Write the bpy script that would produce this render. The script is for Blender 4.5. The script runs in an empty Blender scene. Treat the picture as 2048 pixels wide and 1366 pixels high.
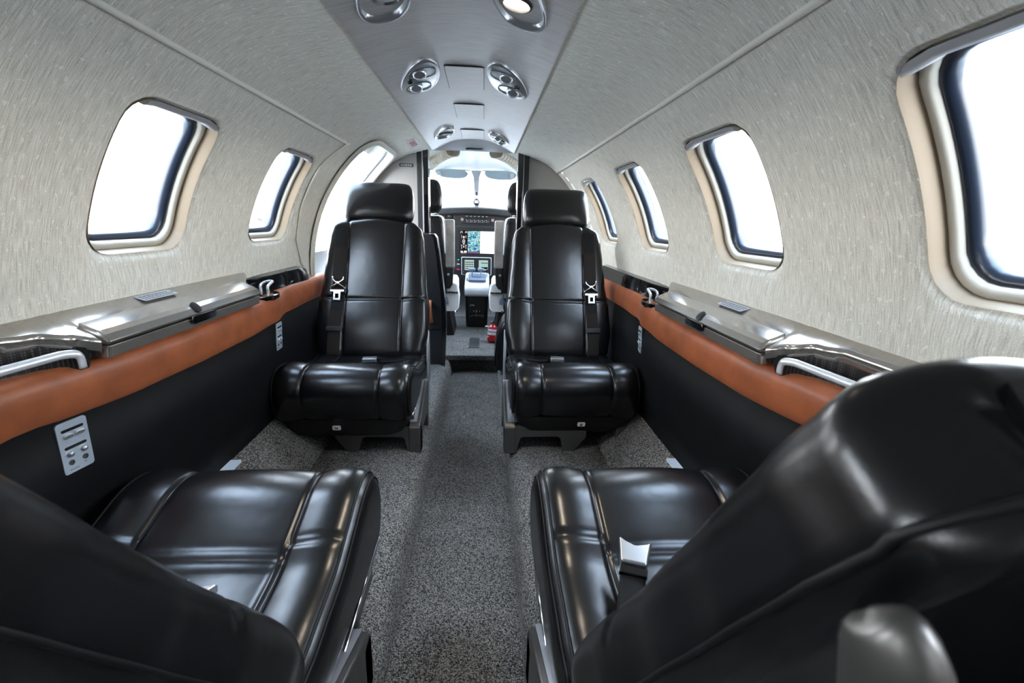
import bpy, bmesh, math, random
from math import sin, cos, pi, radians, sqrt, atan2, asin, exp
from mathutils import Vector, Matrix, Euler
random.seed(7)
SC = bpy.context.scene
COL = SC.collection

# ------------------------------------------------------------------ helpers
class MB:
    """collects shapes for one mesh"""
    def __init__(s): s.v = []; s.f = []; s.uv = None
    def add(s, vs, fs, M=None):
        b = len(s.v)
        for p in vs:
            p = Vector(p)
            s.v.append(tuple(M @ p) if M is not None else tuple(p))
        s.f += [tuple(i + b for i in q) for q in fs]
        return s
    def box(s, lo, hi, M=None):
        (a, b, c), (d, e, f) = lo, hi
        vs = [(a,b,c),(d,b,c),(d,e,c),(a,e,c),(a,b,f),(d,b,f),(d,e,f),(a,e,f)]
        fs = [(0,3,2,1),(4,5,6,7),(0,1,5,4),(1,2,6,5),(2,3,7,6),(3,0,4,7)]
        return s.add(vs, fs, M)
    def loft(s, rings, cap=True, closed=True, M=None):
        n = len(rings[0]); vs = [p for r in rings for p in r]; fs = []
        for i in range(len(rings) - 1):
            for j in range(n if closed else n - 1):
                k = (j + 1) % n
                fs.append((i*n+j, i*n+k, (i+1)*n+k, (i+1)*n+j))
        if cap:
            fs.append(tuple(range(n - 1, -1, -1)))
            fs.append(tuple((len(rings)-1)*n + j for j in range(n)))
        return s.add(vs, fs, M)
    def tube(s, path, r, n=10, closed=False, M=None, flat=None):
        P = [Vector(p) for p in path]; rings = []; m = len(P); up = None
        for i, p in enumerate(P):
            if closed: t = P[(i+1) % m] - P[i-1]
            else: t = P[min(i+1, m-1)] - P[max(i-1, 0)]
            t.normalize()
            if up is None:
                up = Vector((0,0,1)) if abs(t.z) < .9 else Vector((1,0,0))
            u = (up - t*up.dot(t)).normalized(); w = t.cross(u); up = u
            rr = r[i] if isinstance(r, (list, tuple)) else r
            ru, rw = (rr*flat[0], rr*flat[1]) if flat else (rr, rr)
            rings.append([tuple(p + u*ru*cos(2*pi*k/n) + w*rw*sin(2*pi*k/n)) for k in range(n)])
        if closed: rings.append(rings[0])
        return s.loft(rings, cap=not closed, M=M)
    def prism(s, outline, d0, d1, axis='y', M=None):
        """outline: 2D points; extruded along axis. axis y: (x,z); x: (y,z); z: (x,y)"""
        def p(a, d):
            return {'y': (a[0], d, a[1]), 'x': (d, a[0], a[1]), 'z': (a[0], a[1], d)}[axis]
        return s.loft([[p(a, d0) for a in outline], [p(a, d1) for a in outline]], M=M)
    def lathe(s, prof, n=28, M=None, cap=True):
        """prof: (radius, height) around z"""
        return s.loft([[(r*cos(2*pi*k/n), r*sin(2*pi*k/n), h) for k in range(n)] for r, h in prof], cap=cap, M=M)

def obj(name, mb, m, parent=None, smooth=None, bevel=0, seg=2, label=None, sub=0, kind=None):
    me = bpy.data.meshes.new(name)
    me.from_pydata(mb.v, [], mb.f); me.validate()
    bm = bmesh.new(); bm.from_mesh(me)
    bmesh.ops.recalc_face_normals(bm, faces=bm.faces); bm.to_mesh(me); bm.free()
    if mb.uv is not None:
        l = me.uv_layers.new(name='UVMap')
        for lp in me.loops: l.data[lp.index].uv = mb.uv[lp.vertex_index]
    for q in me.polygons: q.use_smooth = True
    if smooth is not True: me.set_sharp_from_angle(angle=radians(smooth or 38))
    if m is not None: me.materials.append(m)
    o = bpy.data.objects.new(name, me); COL.objects.link(o)
    if parent is not None: o.parent = parent
    if bevel:
        b = o.modifiers.new('edge', 'BEVEL'); b.width = bevel; b.segments = seg; b.limit_method = 'ANGLE'; b.angle_limit = radians(35); b.harden_normals = True
    if sub:
        b = o.modifiers.new('smooth', 'SUBSURF'); b.levels = sub; b.render_levels = sub
    if label: o['label'] = label
    if kind: o['kind'] = kind
    return o

def thing(name, label, cat, loc=(0,0,0), group=None):
    o = bpy.data.objects.new(name, None); COL.objects.link(o); o.location = loc
    o.empty_display_size = .05
    o['label'] = label; o['category'] = cat
    if group: o['group'] = group
    return o
def tag(o, label, cat, group=None):
    o['label'] = label; o['category'] = cat
    if group: o['group'] = group
    return o
def struct(o): o['kind'] = 'structure'; return o

def lerp(a, b, t): return a + (b - a)*t
def table(tab, x):
    if x <= tab[0][0]: return tab[0][1]
    for (a, b), (c, d) in zip(tab, tab[1:]):
        if x <= c:
            t = (x - a)/(c - a); t = t*t*(3 - 2*t)
            return b + (d - b)*t
    return tab[-1][1]
def sstep(a, b, x):
    t = min(1, max(0, (x - a)/(b - a))); return t*t*(3 - 2*t)
def catmull(P, n, closed=True):
    out = []; m = len(P)
    segs = m if closed else m - 1
    for i in range(segs):
        if closed: p0, p1, p2, p3 = P[i-1], P[i], P[(i+1) % m], P[(i+2) % m]
        else: p0, p1, p2, p3 = P[max(i-1,0)], P[i], P[i+1], P[min(i+2, m-1)]
        for k in range(n):
            t = k/n
            out.append(tuple(.5*((2*b) + (c-a)*t + (2*a-5*b+4*c-d)*t*t + (3*b-a-3*c+d)*t**3) for a, b, c, d in zip(p0, p1, p2, p3)))
    if not closed: out.append(tuple(P[-1]))
    return out
def resample(P, n, closed=True):
    Q = list(P) + ([P[0]] if closed else [])
    d = [0]
    for a, b in zip(Q, Q[1:]): d.append(d[-1] + sqrt(sum((x-y)**2 for x, y in zip(a, b))))
    out = []; j = 0
    for k in range(n):
        t = d[-1]*k/(n if closed else n - 1)
        while j < len(d) - 2 and d[j+1] < t: j += 1
        u = (t - d[j])/max(d[j+1] - d[j], 1e-9)
        out.append(tuple(lerp(x, y, u) for x, y in zip(Q[j], Q[j+1])))
    return out
def rrect(w, h, r, n=6, cx=0, cy=0):
    """rounded rectangle, full size w x h"""
    out = []
    for sx, sy, a0 in ((1,1,0), (-1,1,90), (-1,-1,180), (1,-1,270)):
        for k in range(n + 1):
            a = radians(a0 + 90*k/n)
            out.append((cx + sx*(w/2 - r) + r*cos(a), cy + sy*(h/2 - r) + r*sin(a)))
    return out
def frame_mat(o, x, y):
    """matrix with local x, y axes and z = x cross y at origin o"""
    x = Vector(x).normalized(); z = x.cross(Vector(y)).normalized(); y = z.cross(x)
    return Matrix(((x.x, y.x, z.x, o[0]), (x.y, y.y, z.y, o[1]), (x.z, y.z, z.z, o[2]), (0,0,0,1)))

# ------------------------------------------------------------------ materials
def newmat(name):
    m = bpy.data.materials.new(name); m.use_nodes = True
    return m, m.node_tree, m.node_tree.nodes['Principled BSDF']
def mat(name, col, rough=.5, metal=0, coat=0, spec=.5, bump=0, bscale=200, emit=None, estr=0, sheen=0):
    m, nt, b = newmat(name)
    b.inputs['Base Color'].default_value = (*col, 1); b.inputs['Roughness'].default_value = rough
    b.inputs['Metallic'].default_value = metal; b.inputs['Coat Weight'].default_value = coat
    b.inputs['Coat Roughness'].default_value = .08
    b.inputs['Specular IOR Level'].default_value = spec
    if sheen: b.inputs['Sheen Weight'].default_value = sheen
    if emit:
        b.inputs['Emission Color'].default_value = (*emit, 1); b.inputs['Emission Strength'].default_value = estr
    if bump:
        tc = nt.nodes.new('ShaderNodeTexCoord'); nz = nt.nodes.new('ShaderNodeTexNoise'); bp = nt.nodes.new('ShaderNodeBump')
        nz.inputs['Scale'].default_value = bscale; nz.inputs['Detail'].default_value = 3
        bp.inputs['Strength'].default_value = bump; bp.inputs['Distance'].default_value = .002
        nt.links.new(tc.outputs['Object'], nz.inputs['Vector']); nt.links.new(nz.outputs['Fac'], bp.inputs['Height']); nt.links.new(bp.outputs['Normal'], b.inputs['Normal'])
    return m
def N(nt, t, **kw):
    n = nt.nodes.new(t)
    for k, v in kw.items(): setattr(n, k, v)
    return n
def ramp(nt, src, stops):
    r = N(nt, 'ShaderNodeValToRGB'); e = r.color_ramp.elements
    while len(e) < len(stops): e.new(.5)
    for q, (p, c) in zip(e, stops): q.position = p; q.color = (*c, 1) if len(c) == 3 else c
    nt.links.new(src, r.inputs['Fac']); return r

def leather(name, col, rough, vein=.35, spec=.37):
    """grained leather: pebble grain, soft large wrinkles and roughness variation"""
    m, nt, b = newmat(name); L = nt.links.new
    b.inputs['Specular IOR Level'].default_value = spec
    tc = N(nt, 'ShaderNodeTexCoord')
    vo = N(nt, 'ShaderNodeTexNoise'); vo.inputs['Scale'].default_value = 520; vo.inputs['Detail'].default_value = 1
    nz = N(nt, 'ShaderNodeTexNoise'); nz.inputs['Scale'].default_value = 14; nz.inputs['Detail'].default_value = 5
    wr = N(nt, 'ShaderNodeTexNoise'); wr.inputs['Scale'].default_value = 26; wr.inputs['Detail'].default_value = 1; wr.inputs['Distortion'].default_value = .3
    for n in (vo, nz, wr): L(tc.outputs['Object'], n.inputs['Vector'])
    r = ramp(nt, nz.outputs['Fac'], [(.3, tuple(c*.8 for c in col)), (.7, tuple(min(1, c*1.25) for c in col))])
    L(r.outputs['Color'], b.inputs['Base Color'])
    b.inputs['Roughness'].default_value = rough
    b1 = N(nt, 'ShaderNodeBump'); b1.inputs['Strength'].default_value = .12; b1.inputs['Distance'].default_value = .0006
    b2 = N(nt, 'ShaderNodeBump'); b2.inputs['Strength'].default_value = vein; b2.inputs['Distance'].default_value = .003
    L(vo.outputs['Fac'], b1.inputs['Height']); L(wr.outputs['Fac'], b2.inputs['Height'])
    L(b2.outputs['Normal'], b1.inputs['Normal']); L(b1.outputs['Normal'], b.inputs['Normal'])
    return m

def fabric_wall():
    m, nt, b = newmat('silk_wall_fabric'); L = nt.links.new
    b.inputs['Roughness'].default_value = .85; b.inputs['Specular IOR Level'].default_value = .25
    uv = N(nt, 'ShaderNodeUVMap')
    def nz(sx, sy, scale, det=2):
        mp = N(nt, 'ShaderNodeMapping'); mp.inputs['Scale'].default_value = (sx, sy, 1); L(uv.outputs['UV'], mp.inputs['Vector'])
        n = N(nt, 'ShaderNodeTexNoise'); n.inputs['Scale'].default_value = scale; n.inputs['Detail'].default_value = det; L(mp.outputs['Vector'], n.inputs['Vector']); return n
    a = nz(430, 26, 1, 3); c = nz(800, 420, 1, 2); d = nz(190, 11, 1, 2); s = nz(125, 75, 1, 0)
    mx = N(nt, 'ShaderNodeMath', operation='ADD'); L(a.outputs['Fac'], mx.inputs[0])
    m2 = N(nt, 'ShaderNodeMath', operation='MULTIPLY'); L(c.outputs['Fac'], m2.inputs[0]); m2.inputs[1].default_value = .7; L(m2.outputs[0], mx.inputs[1])
    m3 = N(nt, 'ShaderNodeMath', operation='MULTIPLY_ADD'); L(d.outputs['Fac'], m3.inputs[0]); m3.inputs[1].default_value = .35; L(mx.outputs[0], m3.inputs[2])
    kn = ramp(nt, s.outputs['Fac'], [(.715, (0,)*3), (.765, (1,)*3)])
    m4 = N(nt, 'ShaderNodeMath', operation='MULTIPLY_ADD'); L(kn.outputs['Color'], m4.inputs[0]); m4.inputs[1].default_value = .5; L(m3.outputs[0], m4.inputs[2])
    m5 = N(nt, 'ShaderNodeMath', operation='MULTIPLY'); L(m4.outputs[0], m5.inputs[0]); m5.inputs[1].default_value = .82
    r = ramp(nt, m5.outputs[0], [(.56, (.44, .42, .36)), (.80, (.69, .665, .585)), (1.0, (.88, .855, .77))])
    L(r.outputs['Color'], b.inputs['Base Color'])
    bp = N(nt, 'ShaderNodeBump'); bp.inputs['Strength'].default_value = .8; bp.inputs['Distance'].default_value = .0022
    L(m4.outputs[0], bp.inputs['Height']); L(bp.outputs['Normal'], b.inputs['Normal'])
    return m

def carpet(name, dark, light, mid=.5):
    m, nt, b = newmat(name); L = nt.links.new
    b.inputs['Roughness'].default_value = .95; b.inputs['Specular IOR Level'].default_value = .15
    tc = N(nt, 'ShaderNodeTexCoord')
    v = N(nt, 'ShaderNodeTexVoronoi', feature='F1'); v.inputs['Scale'].default_value = 330
    n1 = N(nt, 'ShaderNodeTexNoise'); n1.inputs['Scale'].default_value = 330; n1.inputs['Detail'].default_value = 2
    n2 = N(nt, 'ShaderNodeTexNoise'); n2.inputs['Scale'].default_value = 9
    for n in (v, n1, n2): L(tc.outputs['Object'], n.inputs['Vector'])
    sp = N(nt, 'ShaderNodeSeparateColor'); L(v.outputs['Color'], sp.inputs['Color'])
    mx = N(nt, 'ShaderNodeMath', operation='MULTIPLY_ADD'); L(n1.outputs['Fac'], mx.inputs[0]); mx.inputs[1].default_value = .9
    m2 = N(nt, 'ShaderNodeMath', operation='MULTIPLY'); L(sp.outputs['Red'], m2.inputs[0]); m2.inputs[1].default_value = .35; L(m2.outputs[0], mx.inputs[2])
    m3 = N(nt, 'ShaderNodeMath', operation='MULTIPLY_ADD'); L(n2.outputs['Fac'], m3.inputs[0]); m3.inputs[1].default_value = .12; L(mx.outputs[0], m3.inputs[2])
    r = ramp(nt, m3.outputs[0], [(.50, dark), (.68, tuple(lerp(a, c, .35) for a, c in zip(dark, light))), (.86, light)])
    L(r.outputs['Color'], b.inputs['Base Color'])
    bp = N(nt, 'ShaderNodeBump'); bp.inputs['Strength'].default_value = .8; bp.inputs['Distance'].default_value = .004
    L(m3.outputs[0], bp.inputs['Height']); L(bp.outputs['Normal'], b.inputs['Normal'])
    return m

def brushed(name, col, rough, metal, sx, sy, amp=.18, bump=.15):
    """satin metal with a fine grain along one direction (object coordinates)"""
    m, nt, b = newmat(name); L = nt.links.new
    b.inputs['Metallic'].default_value = metal
    tc = N(nt, 'ShaderNodeTexCoord'); mp = N(nt, 'ShaderNodeMapping'); mp.inputs['Scale'].default_value = (sx, sy, 20)
    L(tc.outputs['Object'], mp.inputs['Vector'])
    n = N(nt, 'ShaderNodeTexNoise'); n.inputs['Scale'].default_value = 1; n.inputs['Detail'].default_value = 4; L(mp.outputs['Vector'], n.inputs['Vector'])
    r = ramp(nt, n.outputs['Fac'], [(.3, tuple(c*(1-amp) for c in col)), (.7, tuple(min(1, c*(1+amp)) for c in col))]); L(r.outputs['Color'], b.inputs['Base Color'])
    b.inputs['Roughness'].default_value = rough
    bp = N(nt, 'ShaderNodeBump'); bp.inputs['Strength'].default_value = bump; bp.inputs['Distance'].default_value = .0006
    L(n.outputs['Fac'], bp.inputs['Height']); L(bp.outputs['Normal'], b.inputs['Normal'])
    return m

def clear_glass(name, tint=(1,1,1)):
    m = bpy.data.materials.new(name); m.use_nodes = True; nt = m.node_tree; nt.nodes.clear(); L = nt.links.new
    o = N(nt, 'ShaderNodeOutputMaterial'); mx = N(nt, 'ShaderNodeMixShader'); t = N(nt, 'ShaderNodeBsdfTransparent'); g = N(nt, 'ShaderNodeBsdfGlossy'); f = N(nt, 'ShaderNodeLayerWeight')
    t.inputs['Color'].default_value = (*tint, 1); g.inputs['Roughness'].default_value = .02; f.inputs['Blend'].default_value = .5
    pw = N(nt, 'ShaderNodeMath', operation='POWER'); pw.inputs[1].default_value = 5; L(f.outputs['Facing'], pw.inputs[0])
    ma = N(nt, 'ShaderNodeMath', operation='MULTIPLY_ADD'); ma.inputs[1].default_value = .75; ma.inputs[2].default_value = .05; L(pw.outputs[0], ma.inputs[0])
    L(ma.outputs[0], mx.inputs['Fac']); L(t.outputs['BSDF'], mx.inputs[1]); L(g.outputs['BSDF'], mx.inputs[2]); L(mx.outputs['Shader'], o.inputs['Surface'])
    return m

def carbon(name):
    """black weave with a dotted pattern"""
    m, nt, b = newmat(name); L = nt.links.new
    tc = N(nt, 'ShaderNodeTexCoord'); w = N(nt, 'ShaderNodeTexVoronoi', feature='F1'); w.inputs['Scale'].default_value = 210; w.inputs['Randomness'].default_value = 0
    L(tc.outputs['Object'], w.inputs['Vector'])
    r = ramp(nt, w.outputs['Distance'], [(.25, (.10, .095, .085)), (.42, (.008, .008, .009))]); L(r.outputs['Color'], b.inputs['Base Color'])
    b.inputs['Roughness'].default_value = .3; b.inputs['Coat Weight'].default_value = .6
    return m

def map_screen(name):
    """lit moving map: patches of green, blue, yellow and white"""
    m, nt, b = newmat(name); L = nt.links.new
    tc = N(nt, 'ShaderNodeTexCoord'); n = N(nt, 'ShaderNodeTexNoise'); n.inputs['Scale'].default_value = 38; n.inputs['Detail'].default_value = 4; n.inputs['Distortion'].default_value = 1.5
    L(tc.outputs['Object'], n.inputs['Vector'])
    r = ramp(nt, n.outputs['Fac'], [(.28, (.02,.10,.5)), (.40, (.02,.28,.20)), (.47, (.25,.62,.85)), (.53, (.8,.85,.8)), (.58, (.05,.25,.12)), (.68, (.75,.6,.12)), (.78, (.5,.08,.05))])
    r.color_ramp.interpolation = 'CONSTANT'
    L(r.outputs['Color'], b.inputs['Emission Color']); b.inputs['Emission Strength'].default_value = SCREEN; b.inputs['Base Color'].default_value = (0,0,0,1); b.inputs['Roughness'].default_value = .2
    return m
SCREEN = .045

M_LEATHER = leather('black_leather', (.0045, .0045, .0050), .27, .16, .44)
M_LEATHER2 = leather('black_leather_dull', (.004, .004, .0045), .5, .15, .25)
M_TAN = leather('tan_leather', (.30, .085, .032), .42, .15)
M_GREYLEATHER = leather('grey_leather', (.20, .185, .165), .42, .2)
M_PANEL = leather('black_side_vinyl', (.0035, .004, .0048), .6, .1, .14)
M_FABRIC = fabric_wall()
M_CARPET = carpet('speckled_carpet', (.010, .010, .010), (.33, .312, .288))
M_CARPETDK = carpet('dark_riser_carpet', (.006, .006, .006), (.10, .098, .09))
M_OVER = brushed('brushed_overhead', (.62, .585, .56), .38, .55, 14, 420)
M_SILVER = mat('satin_silver', (.55, .56, .58), .28, .9)
M_SILVERPL = mat('silver_paint', (.62, .63, .65), .35, .35, coat=.4)
M_ALU = mat('brushed_aluminium', (.50, .52, .56), .35, .85)
M_SATIN = mat('satin_grey', (.10, .105, .11), .35, .6)
M_GREYMETAL = mat('grey_metal', (.12, .115, .11), .38, .8)
M_CHROME = mat('chrome', (.85, .85, .86), .09, 1)
M_BRONZE = brushed('bronze_laminate', (.44, .41, .375), .15, .8, 30, 260, .08, .04)
M_BRONZELT = mat('champagne_metal', (.46, .42, .36), .22, .7, coat=.3)
M_GLOSSBLK = mat('gloss_black', (.004, .004, .0045), .1, coat=.6)
M_BLACK = mat('matt_black', (.004, .004, .0045), .55, bump=.15, bscale=500)
M_DARKPL = mat('dark_plastic', (.010, .0105, .012), .35)
M_CARBON = carbon('carbon_weave')
M_CREAM = mat('cream_plastic', (.42, .395, .335), .45)
M_WHITE = mat('white_plastic', (.80, .80, .79), .4)
M_TANPL = mat('tan_reveal', (.20, .150, .098), .6, spec=.3)
M_BEAD = mat('fabric_bead', (.70, .675, .59), .75)
M_SEAL = mat('blue_black_seal', (.012, .018, .030), .28)
M_GREYPL = mat('grey_plastic', (.36, .36, .37), .4)
M_PART = mat('partition_grey', (.30, .28, .26), .22, coat=.25)
M_WEB = mat('brown_black_webbing', (.013, .009, .007), .6, spec=.2, bump=.5, bscale=700)
M_WEBBLK = mat('black_webbing', (.004, .004, .004), .6, spec=.2, bump=.5, bscale=700)
M_GLASS = clear_glass('window_glass')
M_PLATE = mat('pale_anodised_plate', (.60, .68, .78), .35, .5)
M_RED = mat('red_paint', (.55, .008, .012), .25, coat=.5)
M_REDTXT = mat('red_lettering', (.55, .02, .03), .5)
M_SIGN = mat('sign_white', (.75, .75, .78), .3)
M_LABELTXT = mat('pale_lettering', (.55, .55, .55), .5)
M_DARKTXT = mat('dark_lettering', (.05, .05, .055), .5)
M_SHEEP = mat('sheepskin', (.80, .79, .76), .9, bump=1.0, bscale=160, sheen=.4)
M_LAMP = mat('lit_lamp', (1, .95, .85), .3, emit=(1, .90, .72), estr=2)
M_SCRWHITE = mat('lit_white_screen', (0, 0, 0), .2, emit=(1, 1, 1), estr=.07)
M_SCRTEAL = mat('lit_teal_screen', (0, 0, 0), .2, emit=(.35, .75, .72), estr=.035)
M_SCRGREY = mat('lit_pale_screen', (0, 0, 0), .2, emit=(.62, .80, .74), estr=.03)
M_SCRDARK = mat('dark_screen', (.004, .004, .005), .12)
M_SCRPINK = mat('gauge_marks', (0, 0, 0), .3, emit=(.85, .72, .72), estr=.05)
M_GREENLED = mat('green_lamp', (0, .1, .03), .3, emit=(.05, .8, .3), estr=.05)
M_REDLED = mat('red_tab', (.45, .005, .02), .4)
M_BLUEGREY = mat('blue_grey_grip', (.10, .13, .18), .4)
M_VISOR = mat('smoked_visor', (.30, .36, .38), .2)
M_SKIN = mat('fuselage_paint', (.6, .6, .6), .5)
M_GROUND = mat('apron_concrete', (.42, .42, .41), .9)
M_MAP = map_screen('moving_map')
M_BEIGEDUCT = mat('beige_duct', (.62, .56, .44), .55)

# ------------------------------------------------------------------ cabin shell
R0, Z0 = .793, .771                 # inner liner radius and axis height
YB, YF = -1.35, 3.06                # back wall and cockpit partition
A_SEAM = radians(48.7)
A_LOW = radians(-6)
A_TOP = radians(71.5)
WIN_C = [-.854, -.166, .522, 1.21, 1.898, 2.586]
PITCH = .688
WIN_A = radians(25.95)
HW, HH, RC = .163, .181, .062

def P(a, y, s, off=0.0):
    r = R0 + off - .048*sstep(radians(50), radians(72), min(a, pi - a))
    return (s*r*cos(a), y, Z0 + r*sin(a))
def rr_radius(th, hw, hh, r):
    """distance from the centre to a rounded rectangle in direction th"""
    lo, hi = 0, 2
    for _ in range(40):
        m = (lo + hi)/2; x, y = abs(m*cos(th)), abs(m*sin(th))
        dx, dy = max(x - (hw - r), 0), max(y - (hh - r), 0)
        inside = (x <= hw and y <= hh) and (dx*dx + dy*dy <= r*r or dx == 0 or dy == 0)
        lo, hi = (m, hi) if inside else (lo, m)
    return lo
def contour(inset=0.0, n=72, hw=HW, hh=HH, rc=RC):
    ths = [2*pi*k/n for k in range(n)]
    return [(cos(t)*rr_radius(t, hw - inset, hh - inset, max(rc - inset*.6, .012)), sin(t)*rr_radius(t, hw - inset, hh - inset, max(rc - inset*.6, .012))) for t in ths]

def cell(mb, uvs, yc, ac, y0, y1, a0, a1, s, hw, hh, rc, off=0.0, lip=.012, n=72):
    """wall patch (y0..y1, a0..a1) on the cylinder with a rounded window hole"""
    sc, s0, s1 = R0*ac, R0*a0, R0*a1
    ths = [2*pi*k/n for k in range(n)]
    for cy in (y0, y1):
        for cs in (s0, s1): ths.append(atan2(cs - sc, cy - yc) % (2*pi))
    ths = sorted(ths)
    ts = [0, .03, .07, .12, .2, .32, .5, .75, 1]
    rings = []
    for t in ts:
        ring = []
        for th in ths:
            r = rr_radius(th, hw, hh, rc); hx, hy = r*cos(th), r*sin(th)
            kx = ((y1 - yc) if cos(th) > 0 else (yc - y0))/max(abs(cos(th)), 1e-9)
            ky = ((s1 - sc) if sin(th) > 0 else (sc - s0))/max(abs(sin(th)), 1e-9)
            k = min(kx, ky); ox, oy = k*cos(th), k*sin(th)
            y, q = yc + lerp(hx, ox, t), sc + lerp(hy, oy, t)
            d = lerp(r, k, t) - r
            rec = off + lip*(1 - sstep(0, .014, d)) + (.006*(1 - sstep(.028, .05, d)) if off == 0 else 0)
            ring.append((P(q/R0, y, s, rec), (y, q)))
        rings.append(ring)
    b = len(mb.v); m = len(ths)
    for ring in rings:
        for p, u in ring: mb.v.append(p); uvs.append(u)
    for i in range(len(rings) - 1):
        for j in range(m):
            k = (j + 1) % m
            mb.f.append((b+i*m+j, b+i*m+k, b+(i+1)*m+k, b+(i+1)*m+j))
def strip(mb, uvs, y0, y1, a0, a1, s, off=0.0, ny=1, na=14, fn=None):
    b = len(mb.v)
    for i in range(ny + 1):
        for j in range(na + 1):
            y, a = lerp(y0, y1, i/ny), lerp(a0, a1, j/na)
            mb.v.append(P(a, y, s, off + (fn(y, a) if fn else 0))); uvs.append((y, a*R0))
    for i in range(ny):
        for j in range(na):
            q = b + i*(na+1) + j
            mb.f.append((q, q+1, q+na+2, q+na+1))
def wall(name, s, centres, off, extra=None):
    mb = MB(); uvs = []
    for yc in centres:
        cell(mb, uvs, yc, WIN_A, yc - PITCH/2, yc + PITCH/2, A_LOW, A_SEAM, s, HW, HH, RC, off)
    if extra: extra(mb, uvs, off)
    bm_v = mb.v
    mb.uv = uvs
    return mb
Y_END_R = WIN_C[-1] + PITCH/2       # 2.93
Y_END_L = WIN_C[-2] + PITCH/2       # 2.242 -> trimmed by the door frame
DOOR_Y0, DOOR_Y1 = 2.37, 2.955
D_A0, D_A1 = radians(-19), radians(53.6)
D_AC = (D_A0 + D_A1)/2; D_HH = R0*(D_A1 - D_A0)/2; D_YC = (DOOR_Y0 + DOOR_Y1)/2; D_HW = (DOOR_Y1 - DOOR_Y0)/2; D_R = .13

def right_extra(mb, uvs, off): strip(mb, uvs, Y_END_R, YF, A_LOW, A_SEAM, 1, off)
def left_extra(mb, uvs, off): cell(mb, uvs, D_YC, D_AC, Y_END_L, YF, radians(-24), radians(62), -1, D_HW, D_HH, D_R, off, lip=0)
for side, nm, cs, ex in ((-1, 'wall_left', WIN_C[:-1], left_extra), (1, 'wall_right', WIN_C, right_extra)):
    o = struct(obj(nm, wall(nm, side, cs, 0, ex), M_FABRIC, smooth=True))
    # outer skin with the same openings, one part of the wall
    obj('outer_skin', wall(nm, side, cs, .10, ex), M_SKIN, o, smooth=True)

# headliner: the fabric between the seam and the overhead panel, both sides
mb = MB(); uvs = []
strip(mb, uvs, YB, YF, A_SEAM - .004, A_TOP, 1, -.003, 1, 16)
strip(mb, uvs, YB, Y_END_L, A_SEAM - .004, A_TOP, -1, -.003, 1, 16)
strip(mb, uvs, Y_END_L, YF, radians(61.8), A_TOP, -1, -.003, 1, 8)
mb.uv = uvs
ceil = struct(obj('ceiling', mb, M_FABRIC, smooth=True))
mb = MB(); uvs = []
strip(mb, uvs, YB, YF, radians(46), radians(134), 1, .10, 1, 40); mb.uv = uvs
obj('outer_skin', mb, M_SKIN, ceil, smooth=True)
# seam beads (trim)
for i, (s, yend) in enumerate(((-1, 2.20), (1, YF))):
    mb = MB()
    a = A_SEAM - .012
    mb.tube([P(a, y, s, -.001) for y in (YB, 0, 1.2, yend)], .0075, 10, flat=(1, .8))
    struct(obj('trim_%d' % (i + 1), mb, M_BEAD, smooth=True))

# windows -----------------------------------------------------------------
def ring_pts(yc, s, inset, off, n=72, cons=None):
    return [P(WIN_A + q/R0, yc + y, s, off) for y, q in contour(inset, n)]
wn = 0
for s, cs in ((-1, WIN_C[:-1]), (1, WIN_C)):
    for yc in cs:
        wn += 1
        root = bpy.data.objects.new('window_%d' % wn, None); COL.objects.link(root); root['kind'] = 'structure'
        mb = MB(); mb.loft([ring_pts(yc, s, i, d) for i, d in ((0, .012), (.002, .02), (.003, .048))], cap=False)
        obj('reveal', mb, M_TANPL, root, smooth=True)
        mb = MB(); mb.loft([ring_pts(yc, s, i, d) for i, d in ((.002, .044), (.006, .041), (.013, .041), (.018, .045), (.020, .056))], cap=False)
        obj('inner_frame', mb, M_CREAM, root, smooth=True)
        mb = MB(); mb.loft([ring_pts(yc, s, i, d) for i, d in ((.019, .054), (.022, .053), (.029, .056), (.034, .064), (.035, .083), (0, .10))], cap=False)
        obj('seal', mb, M_SEAL, root, smooth=True)
        mb = MB(); a = ring_pts(yc, s, .030, .074); c = P(WIN_A, yc, s, .074 - .004)
        nn = len(a); mb.v = a + [c]; 
        # curved pane: three rings to the centre
        mb = MB(); rg = []
        for k in (1, .75, .5, .25, .03):
            rg.append([P(WIN_A + k*q/R0, yc + k*y, s, .074) for y, q in contour(.030)])
        mb.loft(rg, cap=False); mb.f.append(tuple(4*72 + j for j in range(72)))
        obj('pane', mb, M_GLASS, root, smooth=True)
        # stowed shade: slim grey cassette under the top of the opening
        mb = MB(); prof = []
        at = WIN_A + HH/R0
        for yy in [lerp(-.118, .150, k/10) for k in range(11)]:
            e = .010*sstep(.09, .15, abs(yy))
            prof.append([P(at - (h + e)/R0, yc + yy, s, d) for d, h in ((.013, .002), (.013, .012), (.018, .018), (.036, .022), (.042, .018), (.042, .002))])
        mb.loft(prof); obj('shade', mb, M_GREYPL, root, smooth=50)

# door surround and door ----------------------------------------------------
def dring(inset, off, n=80):
    out = []
    for k in range(n):
        th = 2*pi*k/n; r = rr_radius(th, D_HW - inset, D_HH - inset, max(D_R - inset*.5, .03))
        out.append(P(D_AC + r*sin(th)/R0, D_YC + r*cos(th), -1, off))
    return out
door = bpy.data.objects.new('door_1', None); COL.objects.link(door); door['kind'] = 'structure'
mb = MB(); mb.loft([dring(i, d) for i, d in ((-.030, -.004), (-.022, -.016), (-.008, -.018), (0, -.008), (.004, .03), (.004, .10), (.03, .105))], cap=False)
obj('surround', mb, M_BEAD, door, smooth=True)
mb = MB(); mb.loft([dring(i, d) for i, d in ((.002, .03), (-.002, .024), (.012, .022), (.018, .03), (.018, .06))], cap=False)
obj('seal', mb, M_GREYPL, door, smooth=True)
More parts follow.
